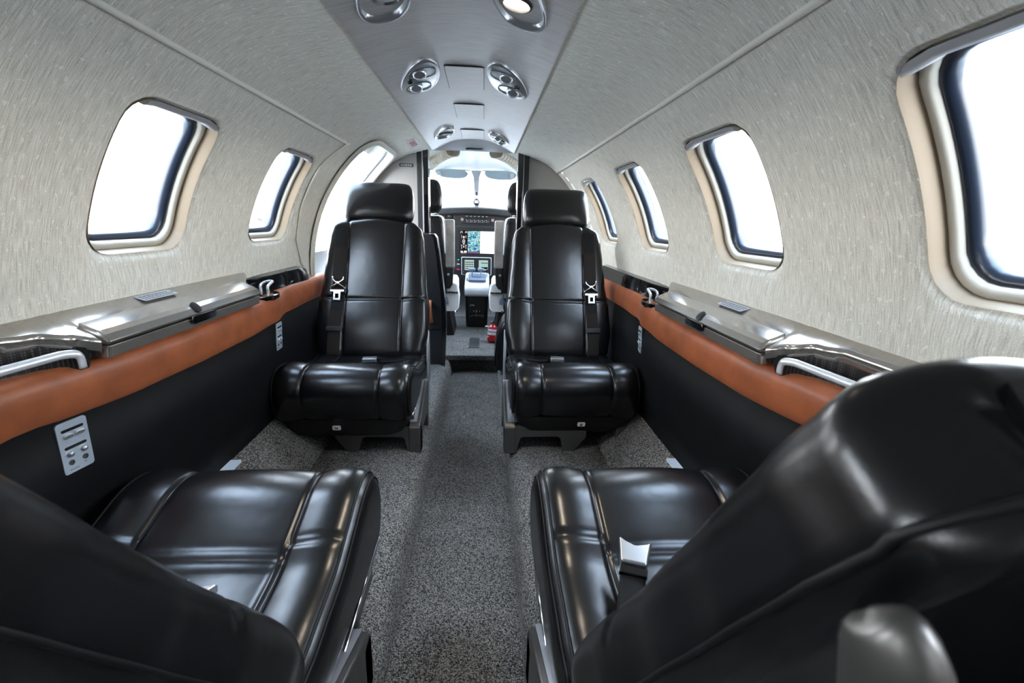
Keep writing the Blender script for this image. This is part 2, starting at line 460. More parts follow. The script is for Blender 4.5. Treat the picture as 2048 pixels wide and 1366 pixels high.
# curved edge trim where the side lining stops before the door
mb = MB(); path = []
for k in range(25):
    z = lerp(1.366, .70, k/24); a = asin((z - Z0)/R0)
    path.append(P(a, table([(.70, 2.42), (.80, 2.27), (.85, 2.215), (.964, 2.145), (1.115, 2.112), (1.258, 2.10), (1.37, 2.172)], z), -1, -.004))
mb.tube(path, .008, 10, flat=(.6, 1)); struct(obj('trim_3', mb, M_BEAD, smooth=True))
# lowered entry door with a hand rail strut outside
mb = MB()
mb.prism([(-.80, .06), (-1.65, -.78), (-1.70, -.73), (-.85, .11)], DOOR_Y0 + .03, DOOR_Y1 - .03)
obj('lower_door', mb, M_WHITE, door, bevel=.01)
mb = MB(); mb.tube([(-.86, 2.42, .70), (-1.02, 2.42, 1.02), (-1.05, 2.42, 1.03)], .011, 8); obj('hand_rail', mb, M_DARKPL, door, smooth=True)

# floor ---------------------------------------------------------------------
prof = [(-.80, .30), (-.745, .265), (-.70, .222), (-.593, .104), (-.590, .094), (-.585, .094), (-.582, .10), (-.225, .10), (-.195, .096), (-.175, .082), (-.163, .055), (-.155, .02), (-.150, 0),
        (.187, 0), (.192, .02), (.200, .055), (.212, .082), (.232, .096), (.262, .10), (.582, .10), (.585, .094), (.590, .094), (.593, .104), (.70, .222), (.745, .265), (.80, .30)]
mb = MB(); mb.loft([[(x, y, z) for x, z in prof] for y in (YB, YF + .06)], cap=False, closed=False)
floor = struct(obj('floor', mb, M_CARPET, smooth=30))
sol = floor.modifiers.new('thick', 'SOLIDIFY'); sol.thickness = .012; sol.offset = -1
mb = MB(); rings = []
for k in range(61):
    a = radians(lerp(5, -185, k/60)); r = .895 + .06*sstep(0, 12, min(5 - lerp(5, -185, k/60), lerp(5, -185, k/60) + 185))
    rings.append([(r*cos(a), y, Z0 + r*sin(a)) for y in (YB, YF)])
mb.loft(rings, cap=False, closed=False); obj('belly_skin', mb, M_SKIN, floor, smooth=True)
mb = MB(); mb.loft([[(-.19, 3.10, -.01), (.225, 3.10, -.01)], [(-.19, 3.098, .12), (.225, 3.098, .12)]], cap=False, closed=False)
mb.box((-.19, 3.098, -.01), (.225, 3.13, .122))
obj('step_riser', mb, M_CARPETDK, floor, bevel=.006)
mb = MB(); mb.box((-.72, 3.09, .09), (.72, 4.45, .130)); obj('cockpit_deck', mb, M_CARPET, floor, bevel=.008)

CAP_X = [(-1.3, .758), (.35, .757), (.76, .742), (1.05, .699), (1.25, .690), (1.50, .691), (1.74, .706), (1.92, .743), (2.2, .752), (3.0, .755)]
# side lining below the ledges (trim)
for i, s in enumerate((-1, 1)):
    mb = MB(); rings = []
    for y in [lerp(YB, YF, k/30) for k in range(31)]:
        xt = table(CAP_X, y) + .012
        rings.append([(s*.748, y, .255), (s*lerp(.742, xt, .35), y, .38), (s*lerp(.735, xt, .75), y, .52), (s*xt, y, .672)])
    mb.loft(rings, cap=False, closed=False)
    o = struct(obj('trim_%d' % (4 + i), mb, M_PANEL, smooth=True))
    o.modifiers.new('thick', 'SOLIDIFY').thickness = .006
    for yy, bow in ((.715, .05), (2.02, -.06)):
        mb = MB(); pth = []
        for q in range(13):
            t = q/12; y = yy + bow*t*t; xt = table(CAP_X, y) + .012
            pth.append((s*(table([(0, .748), (.3, lerp(.742, xt, .35)), (.635, lerp(.735, xt, .75)), (1, xt)], t) - .0015), y, lerp(.262, .665, t)))
        mb.tube(pth, .0028, 6); obj('seam', mb, M_LEATHER2, o, smooth=True)

# back wall and front partition ----------------------------------------------
def arc_x(z, off=.02): return sqrt(max((R0 + off)**2 - (z - Z0)**2, .01))
def half_panel(x_in, zs, s):
    return [(s*x_in(z), z) for z in zs] + [(s*arc_x(z), z) for z in reversed(zs)]
mb = MB(); zs = [-.02 + 1.60*k/30 for k in range(31)]
mb.prism([(-arc_x(z, .09), z) for z in zs] + [(arc_x(z, .09), z) for z in reversed(zs)], YB - .03, YB)
struct(obj('wall_back', mb, M_PART))
zs = [.09 + 1.46*k/40 for k in range(41)]
mb = MB()
for s in (-1, 1):
    mb.prism(half_panel(lambda z: min(.34, arc_x(z) - .004), [z for z in zs if z <= 1.515], s), YF, YF + .035)
mb.prism([(-.36, 1.475), (.36, 1.475), (.36, 1.53), (.25, 1.565), (-.25, 1.565), (-.36, 1.53)], YF + .004, YF + .035)
struct(obj('wall_front', mb, M_PART, bevel=.004))
k = 6
for s, z0 in ((-1, .965), (1, .12)):
    mb = MB(); mb.box((min(s*.278, s*.312), YF - .045, z0), (max(s*.278, s*.312), YF + .05, 1.475))
    po = struct(obj('trim_%d' % k, mb, M_GLOSSBLK, bevel=.004)); k += 1
    mb = MB(); mb.box((min(s*.318, s*.350), YF - .03, z0), (max(s*.318, s*.350), YF + .04, 1.465))
    obj('outer_strip', mb, M_BLACK, po, bevel=.003)
    mb = MB(); mb.box((min(s*.312, s*.318), YF - .036, z0), (max(s*.312, s*.318), YF + .04, 1.47))
    obj('bright_joint', mb, M_GREYPL, po)
# small placard on the left partition panel
mb = MB(); mb.prism(rrect(.085, .020, .006, cx=-.418, cy=1.372), YF - .004, YF + .001); pl = obj('placard', mb, M_DARKPL)
tag(pl, 'small dark placard high on the grey cockpit partition beside the door', 'placard')
mb = MB()
for q in range(2):
    x = -.452
    for w in (.012, .008, .014, .010, .012):
        mb.box((x, YF - .0048, 1.374 - q*.007), (x + w, YF - .0038, 1.377 - q*.007)); x += w + .003
obj('lettering', mb, M_LABELTXT, pl)

# ------------------------------------------------------------------ overhead panel
def pan_z(x): return 1.505 - .043*(x/.251)**2
def pan_yf(x): return lerp(2.86, 3.02, sstep(.09, .235, abs(x)))
over = bpy.data.objects.new('ceiling_panel', None); COL.objects.link(over); over.location = (0, .8, 1.5); over['kind'] = 'structure'
def local(o, mb):
    L = Vector(o.location); mb.v = [tuple(Vector(p) - L) for p in mb.v]; return mb
mb = MB(); xs = [lerp(-.251, .251, i/32) for i in range(33)]
ys = [0, .1, .3, .5, .7, .85, .93, .97, 1]
rings = []
for t in ys:
    rings.append([(-.262, lerp(YB, pan_yf(.251), t), 1.545)] + [(x, lerp(YB, pan_yf(x), t), pan_z(x)) for x in xs] + [(.262, lerp(YB, pan_yf(.251), t), 1.545)])
mb.loft(rings, cap=False, closed=False)
obj('panel', local(over, mb), M_OVER, over, smooth=50)
# grey header between the panel's front edge and the cockpit opening
mb = MB(); r0 = [(x, pan_yf(x) - .001, pan_z(x) + .001) for x in xs]; r1 = [(x, 3.05, 1.468 - .006*(x/.25)**2) for x in xs]; r2 = [(x, 3.075, 1.472) for x in xs]
mb.loft([r0, r1, r2], cap=False, closed=False); obj('header', local(over, mb), M_GREYPL, over, smooth=60)
def on_panel(x, y, off=0):
    n = Vector((-.086*x/.251**2, 0, -1)).normalized()      # points down into the cabin
    n = Vector((0, 0, -1)) + Vector((-(2*.043*x/.251**2), 0, 0)); n.normalize()
    return Vector((x, y, pan_z(x))) + n*off, n
# access hatches: raised thin plates with a dark joint round them
for (y0, y1) in ((1.555, 1.80), (2.02, 2.28), (2.55, 2.81)):
    mb = MB(); mb.prism(rrect(.124, y1 - y0 + .006, .010, cx=.003, cy=(y0 + y1)/2), 1.5004, 1.5040, 'z')
    h = obj('hatch', local(over, mb), M_DARKPL, over)
    mb = MB(); mb.prism(rrect(.119, y1 - y0, .009, cx=.003, cy=(y0 + y1)/2), 1.4997, 1.5030, 'z')
    obj('cover', local(over, mb), M_OVER, h)
# small dark display on the header
mb = MB(); Mx = frame_mat((.005, 3.018, 1.4805), (1, 0, 0), (0, .19, -.037))
Mx = Matrix.Translation((.005, 3.006, 1.4815)) @ Euler((radians(-8), 0, 0)).to_matrix().to_4x4()
mb.box((-.052, -.006, -.010), (.052, .010, .010), Mx)
d = obj('display', local(over, mb), M_SCRDARK, over, bevel=.001)
mb = MB(); mb.box((-.040, -.0068, -.0025), (-.030, -.0058, .0025), Mx); mb.box((-.020, -.0068, -.003), (-.006, -.0058, .003), Mx); mb.box((-.027, -.0068, -.001), (-.024, -.0058, .001), Mx)
obj('lit_symbol', local(over, mb), M_SCRWHITE, d)

# lamps and air gaspers in egg-shaped bezels ------------------------------------
def egg(n, a, b, skew, sc=1.0, cx=0, cy=0):
    out = []
    for k in range(n):
        t = 2*pi*k/n
        ca, sa = cos(t), sin(t)
        x = a*(abs(ca)**.82)*(1 if ca > 0 else -1); y = b*(abs(sa)**.9)*(1 if sa > 0 else -1)
        x *= 1 + .16*sa
        out.append((cx + sc*x + skew*sc*y, cy + sc*y))
    return out
def pod(name, label, cat, group, cx, cy, s, half, kind, lit=False):
    """s: -1 left, +1 right. The bezel tilts with the panel; local z points down into the cabin"""
    p, n = on_panel(cx, cy)
    Mx = frame_mat(p, (1, 0, n.x/ -n.z if n.z else 0), (0, 1, 0))
    if Mx.col[2][2] > 0:                                    # make z the downward normal
        Mx = frame_mat(p, (-1, 0, -(n.x/-n.z)), (0, 1, 0))
    root = thing(name, label, cat, p, group)
    def add(nm, mb, m, par, **kw):
        mb.v = [tuple((Mx @ Vector(q)) - p) for q in mb.v]; return obj(nm, mb, m, par, **kw)
    sk = .22*s*(-1)
    a, b = half
    m1 = MB()
    rg = [[(x, y, h) for x, y in egg(48, a, b, sk, c)] for c, h in ((1.0, -.004), (1.0, .004), (.985, .008), (.94, .010), (.86, .009))]
    if kind == 'lamp':
        m1.loft(rg + [[(x, y, h) for x, y in egg(48, a, b, sk, c)] for c, h in ((.82, .003), (.74, -.006), (.70, -.008))], cap=False)
        m1.f.append(tuple(7*48 + i for i in range(48)))
        bz = add('bezel', m1, M_SILVER, root, smooth=50)
        ly = -.20*b
        T = Matrix.Translation((0, -ly, -.004))
        m2 = MB(); m2.lathe([(.034, 0), (.034, .008), (.029, .010), (.026, .004), (.010, .002)], M=T); l = add('lamp_housing', m2, M_GREYMETAL, root, smooth=40)
        m3 = MB(); m3.lathe([(.0245, .002), (.0245, .0065), (.016, .0095), (.004, .0105)], M=T); add('lens', m3, M_LAMP if lit else M_GREYPL, l, smooth=True)
    else:
        m1.loft(rg + [[(x, y, .011) for x, y in egg(48, a, b, sk, .80)]], cap=False)
        m1.f.append(tuple(5*48 + i for i in range(48)))
        bz = add('bezel', m1, M_SILVER, root, smooth=50)
        for q, (yy, sy) in enumerate(((-.42*b, .30), (.43*b, .30))):
            m2 = MB(); c0 = sk*yy
            m2.loft([[(x + c0, y + yy, h) for x, y in egg(32, a*.68, b*sy, sk, c)] for c, h in ((1.0, .0105), (1.0, .0125), (.93, .0125), (.88, .008))], cap=False)
            m2.f.append(tuple(3*32 + i for i in range(32)))
            sl = add('recess', m2, M_SATIN, root, smooth=50)
            T = Matrix.Translation((c0 + s*(-.010), yy, .008)) @ Euler((radians(24), 0, 0)).to_matrix().to_4x4()
            m3 = MB(); m3.lathe([(.021, 0), (.021, .010), (.018, .013), (.0155, .009)], 24, T); no = add('nozzle', m3, M_SILVER, sl, smooth=40)
            m3 = MB(); m3.lathe([(.0155, .0085), (.006, .0088)], 20, T); add('mouth', m3, M_GLOSSBLK, no, smooth=True)
        m2 = MB(); m2.lathe([(.010, .010), (.010, .016), (.006, .018)], 16, Matrix.Translation((-s*a*.55, .0, 0))); add('button', m2, M_GLOSSBLK, root, smooth=40)
    return root
pod('reading_light', 'unlit oval reading light in the overhead panel, nearest on the left', 'reading light', 'overhead reading lights', -.137, 1.072, -1, (.058, .135), 'lamp')
pod('reading_light', 'lit oval reading light glowing warm white in the overhead panel', 'reading light', 'overhead reading lights', .133, 1.072, 1, (.058, .135), 'lamp', True)
pod('air_vent', 'silver twin nozzle air vent left of the ceiling hatch', 'air vent', 'overhead air vents', -.140, 1.640, -1, (.062, .155), 'vent')
pod('air_vent', 'silver twin nozzle air vent right of the ceiling hatch', 'air vent', 'overhead air vents', .140, 1.640, 1, (.062, .155), 'vent')
pod('reading_light', 'small far oval light left, near the cockpit end of the overhead panel', 'reading light', 'overhead reading lights', -.142, 2.60, -1, (.050, .125), 'lamp')
pod('air_vent', 'small far oval vent right, near the cockpit end of the overhead panel', 'air vent', 'overhead air vents', .142, 2.68, 1, (.050, .130), 'vent')

# exit sign on the headliner ----------------------------------------------------
def text_mesh(body, size, m, name, parent, Mx, align='CENTER', ext=.0006, sx=1.0):
    cu = bpy.data.curves.new('lettering', 'FONT'); cu.body = body; cu.size = size; cu.align_x = align; cu.align_y = 'CENTER'; cu.extrude = ext; cu.resolution_u = 2
    to = bpy.data.objects.new('tmp', cu); COL.objects.link(to)
    bpy.context.view_layer.update()
    me = bpy.data.meshes.new_from_object(to.evaluated_get(bpy.context.evaluated_depsgraph_get()))
    bpy.data.objects.remove(to)
    for v in me.vertices: v.co = Mx @ Vector((v.co.x*sx, v.co.y, v.co.z))
    me.materials.clear(); me.materials.append(m)
    o = bpy.data.objects.new(name, me); COL.objects.link(o); o.parent = parent
    return o
aE = radians(64.5); pE = Vector(P(aE, 2.70, -1, -.006)); nE = Vector((cos(aE), 0, -sin(aE)))
# reading direction runs towards the overhead panel, letters upright towards the tail
ex = Vector((sin(aE), 0, cos(aE))); ey = Vector((0, 1, 0))
Mx = frame_mat((0, 0, 0), ex, ey)
if (Mx.to_3x3() @ Vector((0, 0, 1))).dot(nE) < 0: Mx = frame_mat((0, 0, 0), ex, -ey)
sign = thing('exit_sign', 'small white EXIT sign with red letters on the fabric headliner above the door', 'sign', pE)
mb = MB(); mb.prism(rrect(.056, .20, .006), -.006, .006, 'z', Mx); obj('plate', mb, M_SIGN, sign, bevel=.002)
text_mesh('EXIT', .042, M_REDTXT, 'lettering', sign, frame_mat(nE*.0064, (0, 1, 0), ex) @ Matrix.Scale(1.5, 4, (1, 0, 0)))

# ------------------------------------------------------------------ side ledges
def ledge(s):
    word = 'left' if s < 0 else 'right'
    lab = 'tan leather side ledge with bronze table lid below the ' + ('cabin windows on the door side' if s < 0 else 'four windows opposite the door')
    yend = 2.47 if s < 0 else 2.98
    root = thing('side_ledge', lab, 'side ledge', (s*.72, .8, .66))
    def add(nm, mb, m, par=root, **kw):
        L = Vector(root.location); mb.v = [tuple(Vector((s*p[0], p[1], p[2])) - L) for p in mb.v]; return obj(nm, mb, m, par, **kw)
    # tan leather cap
    mb = MB(); rings = []
    for k in range(91):
        y = lerp(YB, yend, k/90); x = table(CAP_X, y); dz = .006*sstep(1.75, 2.0, y); w = .052 - .012*sstep(1.8, 2.0, y)
        sec = [(x+.006, .655), (x+.001, .662), (x-.001, .680), (x-.003, .705), (x-.002, .726), (x+.003, .741), (x+.013, .751), (x+.026, .755), (x+w, .754), (x+w, .66)]
        rings.append([(a, y, z + dz*(z > .7)) for a, z in sec])
    mb.loft(rings); add('armrest_cap', mb, M_TAN, smooth=45)
    # fixed bronze top between the lid and the side wall, ending in the rim of the open pocket
    def xin(y): return table([(-1.3, .772), (.78, .770), (.86, .752), (.905, .722), (.928, .690), (.945, .737), (1.60, .737), (1.68, .772), (1.72, .792)], y)
    mb = MB(); rings = []; ysl = [lerp(YB, .80, k/8) for k in range(9)] + [lerp(.82, .945, k/14) for k in range(15)] + [lerp(.96, 1.72, k/20) for k in range(21)]
    for y in ysl:
        xi = xin(y); t = (xi - .690)/(.793 - .690); zi = lerp(.806, .846, max(0, t)) - (.004 if y < .94 else 0)
        rings.append([(xi + .004, y, zi - .028), (xi, y, zi - .012), (xi + .002, y, zi - .004), (xi + .008, y, zi), (lerp(xi, .800, .55), y, lerp(zi, .852, .55)), (.800, y, .852), (.800, y, .79)])
    mb.loft(rings); add('console_top', mb, M_BRONZE, smooth=50)
    # table lid: lower front strip, upper lid with a bevelled front edge
    mb = MB(); rings = []
    for y in (.935, .9385, 1.573, 1.577):
        e = .003 if y in (.935, 1.577) else 0
        rings.append([(.736, y, .760), (.686 + e, y, .757), (.682 + e, y, .783), (.736, y, .783)])
    mb.loft(rings); low = add('lid_front', mb, M_BRONZE, bevel=.002)
    mb = MB(); rings = []
    for k, y in enumerate((.934, .938, 1.25, 1.575, 1.580)):
        e = .003 if k in (0, 4) else 0
        rings.append([(.737 - e, y, .787), (.683 + e, y, .787), (.680 + e, y, .792), (.688 + e, y, .8065 - e), (.700 + e, y, .8145 - e), (.737 - e, y, .8295 - e)])
    mb.loft(rings); lid = add('table_lid', mb, M_BRONZE, smooth=6, bevel=.0015)
    mb = MB(); mb.prism(rrect(.11, .022, .010, cx=1.25, cy=.779), .676, .690, 'x'); add('finger_notch', mb, M_GLOSSBLK, low, bevel=.002)
    mb = MB(); mb.lathe([(.016, 0), (.016, .003), (.010, .005)], 20, Matrix.Translation((.689, 1.235, .806)) @ Matrix.Rotation(radians(-50), 4, 'Y')); add('latch', mb, M_DARKPL, lid, smooth=40)
    # placard on the fixed top
    mb = MB(); c = frame_mat((.768, 1.215, .8405), (0, 1, 0), (-1, 0, -.28))
    mb.prism(rrect(.125, .030, .004), -.001, .0012, 'z', c); pc = add('placard', mb, M_GREYPL)
    mb = MB()
    for q in range(3):
        x = -.056
        while x < .05:
            w = random.uniform(.006, .016); mb.box((x, .008 - q*.008, .0011), (x + w, .0115 - q*.008, .0016), c); x += w + .003
    add('lettering', mb, M_DARKTXT, pc)
    # open pocket aft of the lid
    mb = MB(); pts = []
    for k in range(21):
        t = k/20; y = lerp(.20, .922, t); xo = xin(y) + .008
        pts.append([(max(.712, table(CAP_X, y) + .02), y, .700), (max(xo, table(CAP_X, y) + .022), y, .690), (xo + .001, y, lerp(.806, .846, max(0, (xin(y)-.690)/.103)) - .026)])
    mb.loft(pts, cap=False, closed=False); pk = add('pocket', mb, M_CARBON, smooth=50)
    mb = MB(); mb.box((.724, .922, .757), (.745, .930, .80)); mb.box((.755, .20, .690), (.785, .80, .694)); add('pocket_floor', mb, M_GLOSSBLK, pk)
    mb = MB(); path = [(.712, .900, .748), (.713, .899, .770), (.716, .890, .779), (.724, .870, .782), (.752, .60, .784), (.764, .25, .784), (.764, .235, .770), (.764, .235, .748)]
    path = catmull([path[0], path[1], path[2], path[3]], 4, False) + [path[4], path[5], path[6], path[7]]
    mb.tube(path, .0085, 10, flat=(.55, 1)); add('grab_rail', mb, M_SILVERPL, smooth=True)
    # cup holder with its wire loop at the forward end
    mb = MB(); c = Matrix.Translation((.742, 1.735, .757)) @ Matrix.Scale(1.9, 4, (0, 1, 0))
    mb.lathe([(.043, -.01), (.043, .004), (.040, .006), (.036, .003), (.033, -.02), (.006, -.022)], 28, c); cup = add('cup_holder', mb, M_GLOSSBLK, smooth=50)
    mb = MB(); lp = []
    lp = [(.715, 1.695, .752), (.712, 1.70, .775), (.712, 1.70, .795), (.717, 1.735, .803), (.727, 1.775, .805), (.742, 1.785, .805), (.752, 1.765, .803), (.748, 1.725, .797), (.742, 1.71, .780), (.742, 1.71, .765)]
    mb.tube(catmull(lp, 5, False), .0052, 8); add('wire_loop', mb, M_SILVERPL, cup, smooth=True)
    # black fairing against the wall ahead of the table
    mb = MB(); rings = []; y1 = 2.235 if s < 0 else 2.72
    for y in [lerp(1.70, y1, k/16) for k in range(17)]:
        t = (y - 1.70)/(y1 - 1.70); e = .012*(1 - sstep(0, .06, y1 - y))
        xi = lerp(.776, .762, sstep(1.70, 1.85, y))
        rings.append([(.802, y, .735), (xi, y, .735), (xi + .003, y, .800 - e), (xi + .010, y, .818 - e), (.802, y, .830 - e)])
    mb.loft(rings); fa = add('black_fairing', mb, M_GLOSSBLK, smooth=30, bevel=.003)
    mb = MB(); mb.box((.7600, 1.985, .755), (.7640, 1.988, .822)); add('joint', mb, M_DARKPL, fa)
    return root
ledge(-1); ledge(1)

# control plates on the side lining ---------------------------------------------
def control_plate(label, s, yc, zc=.598, w=.058, h=.106):
    xw = lerp(.735, .706 + .034*sstep(1.75, 2.15, yc), .77) if False else None
    t = (zc - .255)/(.672 - .255)
    xt = table(CAP_X, yc) + .012
    x = table([(0, .748), (.3, lerp(.742, xt, .35)), (.635, lerp(.735, xt, .75)), (1, xt)], t) - .0075
    dxdy = (table(CAP_X, yc + .03) - table(CAP_X, yc - .03))/.06*t
    o = Vector((s*x, yc, zc))
    root = thing('control_plate', label, 'control panel', o, 'seat control plates on the side lining')
    up = Vector((s*(xt - .748)/.417, 0, 1)); across = Vector((0, -s, 0)) if False else Vector((0, 1, 0))
    Mx = frame_mat((0, 0, 0), Vector((s*dxdy*(1 if s < 0 else -1), 1 if s < 0 else -1, 0)), up)
    def add(nm, mb, m, par, **kw): mb.v = [tuple(Mx @ Vector(p)) for p in mb.v]; return obj(nm, mb, m, par, **kw)
    mb = MB(); mb.prism(rrect(w, h, .006), -.002, .002, 'z'); pl = add('plate', mb, M_PLATE, root, bevel=.0006)
    for zz in (.036, .000):
        mb = MB(); mb.prism(rrect(.042, .006, .003, cx=0, cy=zz), .0018, .0026, 'z'); add('slot', mb, M_GLOSSBLK, root)
    for sx in (-.0105, .0105):
        mb = MB(); mb.prism(rrect(.018, .009, .0044, cx=sx, cy=.024), .0015, .0065, 'z'); add('rocker_button', mb, M_SILVER, root, bevel=.0018)
        T = Matrix.Translation((sx*1.25, -.013, .0015))
        mb = MB(); mb.lathe([(.0058, 0), (.0058, .004), (.004, .0062), (.001, .0068)], 16, T); add('knob', mb, M_SILVER, root, smooth=50)
        T = Matrix.Translation((sx*1.25, -.031, .0015))
        mb = MB(); mb.lathe([(.0055, 0), (.0055, .0016), (.0040, .0018), (.0035, .0009), (.0008, .0009)], 16, T); add('jack_socket', mb, M_GREYMETAL, root, smooth=40)
    mb = MB()
    for q in range(4): mb.box((-.018 + q*.0045, -.0465, .0019), (-.015 + q*.0045, -.0450, .0022))
    mb.box((.010, -.042, .0019), (.014, -.0405, .0022)); add('lettering', mb, M_DARKTXT, pl)
control_plate('silver seat control plate on the black side lining, nearest the camera at left', -1, .868)
control_plate('small silver control plate left of the front seat by the door', -1, 1.752)
control_plate('small silver control plate right of the front seat opposite the door', 1, 1.772)

# pale floor plates against the side lining
for s, w in ((-1, 'side lining on the door side'), (1, 'side lining opposite the door')):
    sl = .160/.152
    Mx = frame_mat((s*.726, 1.335, .2585), (0, 1, 0), (s*1, 0, 1.10))
    mb = MB(); L = Vector((s*.726, 1.335, .2585))
    mb.prism([(.075, 0), (0, .026), (-.16, .026), (-.16, -.055), (-.03, -.075), (.0, -.065)] if False else [(.075, .0), (.028, .034), (-.09, .034), (-.09, -.06), (.012, -.06)], -.004, .004, 'z', Mx)
    mb.v = [tuple(Vector(p) - L) for p in mb.v]
    o = obj('floor_plate', mb, M_PLATE, bevel=.001); o.location = L
    if (Mx.to_3x3() @ Vector((0, 0, 1))).z < 0: pass
    tag(o, 'pale pointed metal plate on the carpet by the ' + w, 'floor plate', 'pale floor plates')

# ------------------------------------------------------------------ cabin seats
CUSH_L = .53; CUSH_W = .268; SEAM_X = .142
CPROF = [(.53, .400), (.46, .399), (.40, .406), (.31, .416), (.25, .437), (.20, .455), (.14, .476), (.085, .479), (.045, .467), (.015, .438), (.0, .395), (.004, .345), (.022, .300), (.055, .275), (.10, .268), (.30, .268), (.50, .275), (.535, .30), (.54, .35)]
CPROF = [(y, z - .10) for y, z in CPROF]
CRING = resample(catmull(CPROF, 8), 150)
def ring_normals(R):
    n = len(R); out = []
    for i in range(n):
        a, b = R[i-1], R[(i+1) % n]; tx, ty = b[0]-a[0], b[1]-a[1]; l = sqrt(tx*tx + ty*ty) or 1
        out.append((ty/l, -tx/l))
    cx = sum(p[0] for p in R)/n; cy = sum(p[1] for p in R)/n
    k = sum((p[0]-cx)*q[0] + (p[1]-cy)*q[1] for p, q in zip(R, out))
    return out if k > 0 else [(-a, -b) for a, b in out]
CNORM = ring_normals(CRING)
def gauss(x, s): return exp(-(x/s)**2)
def cush_off(x, i):
    """outward displacement of the cushion surface at across-position x, ring point i"""
    y, z = CRING[i]; ny, nz = CNORM[i]
    top = sstep(-.2, .3, nz) if y > .06 else 1.0 if z > .20 else sstep(.165, .19, z)
    ax = abs(x); d = 0
    d -= .0060*gauss(ax - SEAM_X, .0042)*top
    cs = .275 if ax < SEAM_X else lerp(.252, .245, (ax - SEAM_X)/.12)
    d -= .0065*gauss(y - cs, .0050)*(1 if nz > .3 else 0)*(1 if ax < CUSH_W - .03 else 0)
    d += .009*sin(pi*min(1, max(0, (ax - SEAM_X)/(CUSH_W - SEAM_X))))*top            # side bolsters
    d += .006*(1 - (min(ax, SEAM_X)/SEAM_X)**2)*top
    if nz > .3 and y > cs and ax < SEAM_X: d -= .006*sstep(cs, cs + .03, y)*(1 - sstep(SEAM_X - .02, SEAM_X, ax))
    return d
def cushion_mesh():
    xs = [-CUSH_W]
    e = .05
    xs = [-(CUSH_W - e + e*sin(pi/2*k/9)) for k in range(9, 0, -1)] + [lerp(-(CUSH_W - e), CUSH_W - e, k/90) for k in range(91)] + [(CUSH_W - e + e*sin(pi/2*k/9)) for k in range(1, 10)]
    mb = MB(); rings = []
    for x in xs:
        q = max(0, (abs(x) - (CUSH_W - e))/e); ins = .042*(1 - sqrt(max(0, 1 - q*q)))
        rings.append([(x, CRING[i][0] + CNORM[i][0]*(cush_off(x, i) - ins), CRING[i][1] + CNORM[i][1]*(cush_off(x, i) - ins)) for i in range(len(CRING))])
    mb.loft(rings); return mb
def cushion_line(x, i0, i1, lift=.001, step=2, inset=0):
    pts = []
    for i in range(i0, i1, step):
        i = i % len(CRING)
        pts.append((x, CRING[i][0] + CNORM[i][0]*(cush_off(x, i) + lift - inset), CRING[i][1] + CNORM[i][1]*(cush_off(x, i) + lift - inset)))
    return pts
# backrest: local z along the back from 0, front faces -y, front surface at y = 0
BL = .695
BW = [(0, .236), (.04, .258), (.14, .270), (.26, .267), (.40, .252), (.52, .243), (.61, .236), (.665, .226), (.695, .208)]
def bw(z):
    return table(BW, z)
def back_off(x, z):
    ax = abs(x); w = bw(z); sx = SEAM_X - .006
    d = -.0060*gauss(ax - sx, .0042)
    hs = .300 + .006*sstep(sx, w, ax)
    d -= .0075*gauss(z - hs, .0055)
    d += .012*sin(pi*min(1, max(0, (ax - sx)/max(w - sx, .02))))
    d += .004*(1 - (min(ax, sx)/sx)**2)
    d += .012*gauss(z - .15, .13)*(1 if ax < sx else .8)
    return d
def back_front(x, z):
    """front surface position (y) of the backrest"""
    return -back_off(x, z)
def arch(x, z): return .040*sstep(.45, BL, z)*(1 - min(1, abs(x)/.23)**1.6)
def backrest_mesh():
    zs = [.05*(1 - cos(pi/2*k/8)) for k in range(9)] + [lerp(.05, BL - .04, k/84) for k in range(1, 85)] + [BL - .04 + .04*sin(pi/2*k/8) for k in range(1, 9)]
    mb = MB(); rings = []
    for z in zs:
        qb = max(0, (.05 - z)/.05); qt = max(0, (z - (BL - .04))/.04); q = max(qb, qt)
        ins = .034*(1 - sqrt(max(0, 1 - q*q)))
        w = bw(z); T = .098 - .012*z/BL; r = .030
        ring = []
        nf, nc = 84, 9
        for k in range(nf + 1): ring.append((lerp(-(w - r), w - r, k/nf), 0.0, 0, -1))
        for k in range(1, nc + 1): a = pi/2*k/nc; ring.append((w - r + r*sin(a), r - r*cos(a), sin(a), -cos(a)))
        rb = .03
        for k in range(nc + 1): a = pi/2*k/nc; ring.append((w - rb + rb*cos(a), T - rb + rb*sin(a), cos(a), sin(a)))
        for k in range(1, 14): x = lerp(w - rb, -(w - rb), k/14); ring.append((x, T - .018*(1 - (x/w)**2), 0, 1))
        for k in range(nc + 1): a = pi/2*k/nc; ring.append((-(w - rb) - rb*sin(a), T - rb + rb*cos(a), -sin(a), cos(a)))
        for k in range(nc, 0, -1): a = pi/2*k/nc; ring.append((-(w - r) - r*sin(a), r - r*cos(a), -sin(a), -cos(a)))
        pts = []
        for x, y, nx, ny in ring:
            d = back_off(x, z)*max(0, -ny) - ins
            pts.append((x + nx*d, y + ny*d, z + arch(x, z)))
        rings.append(pts)
    mb.loft(rings); return mb
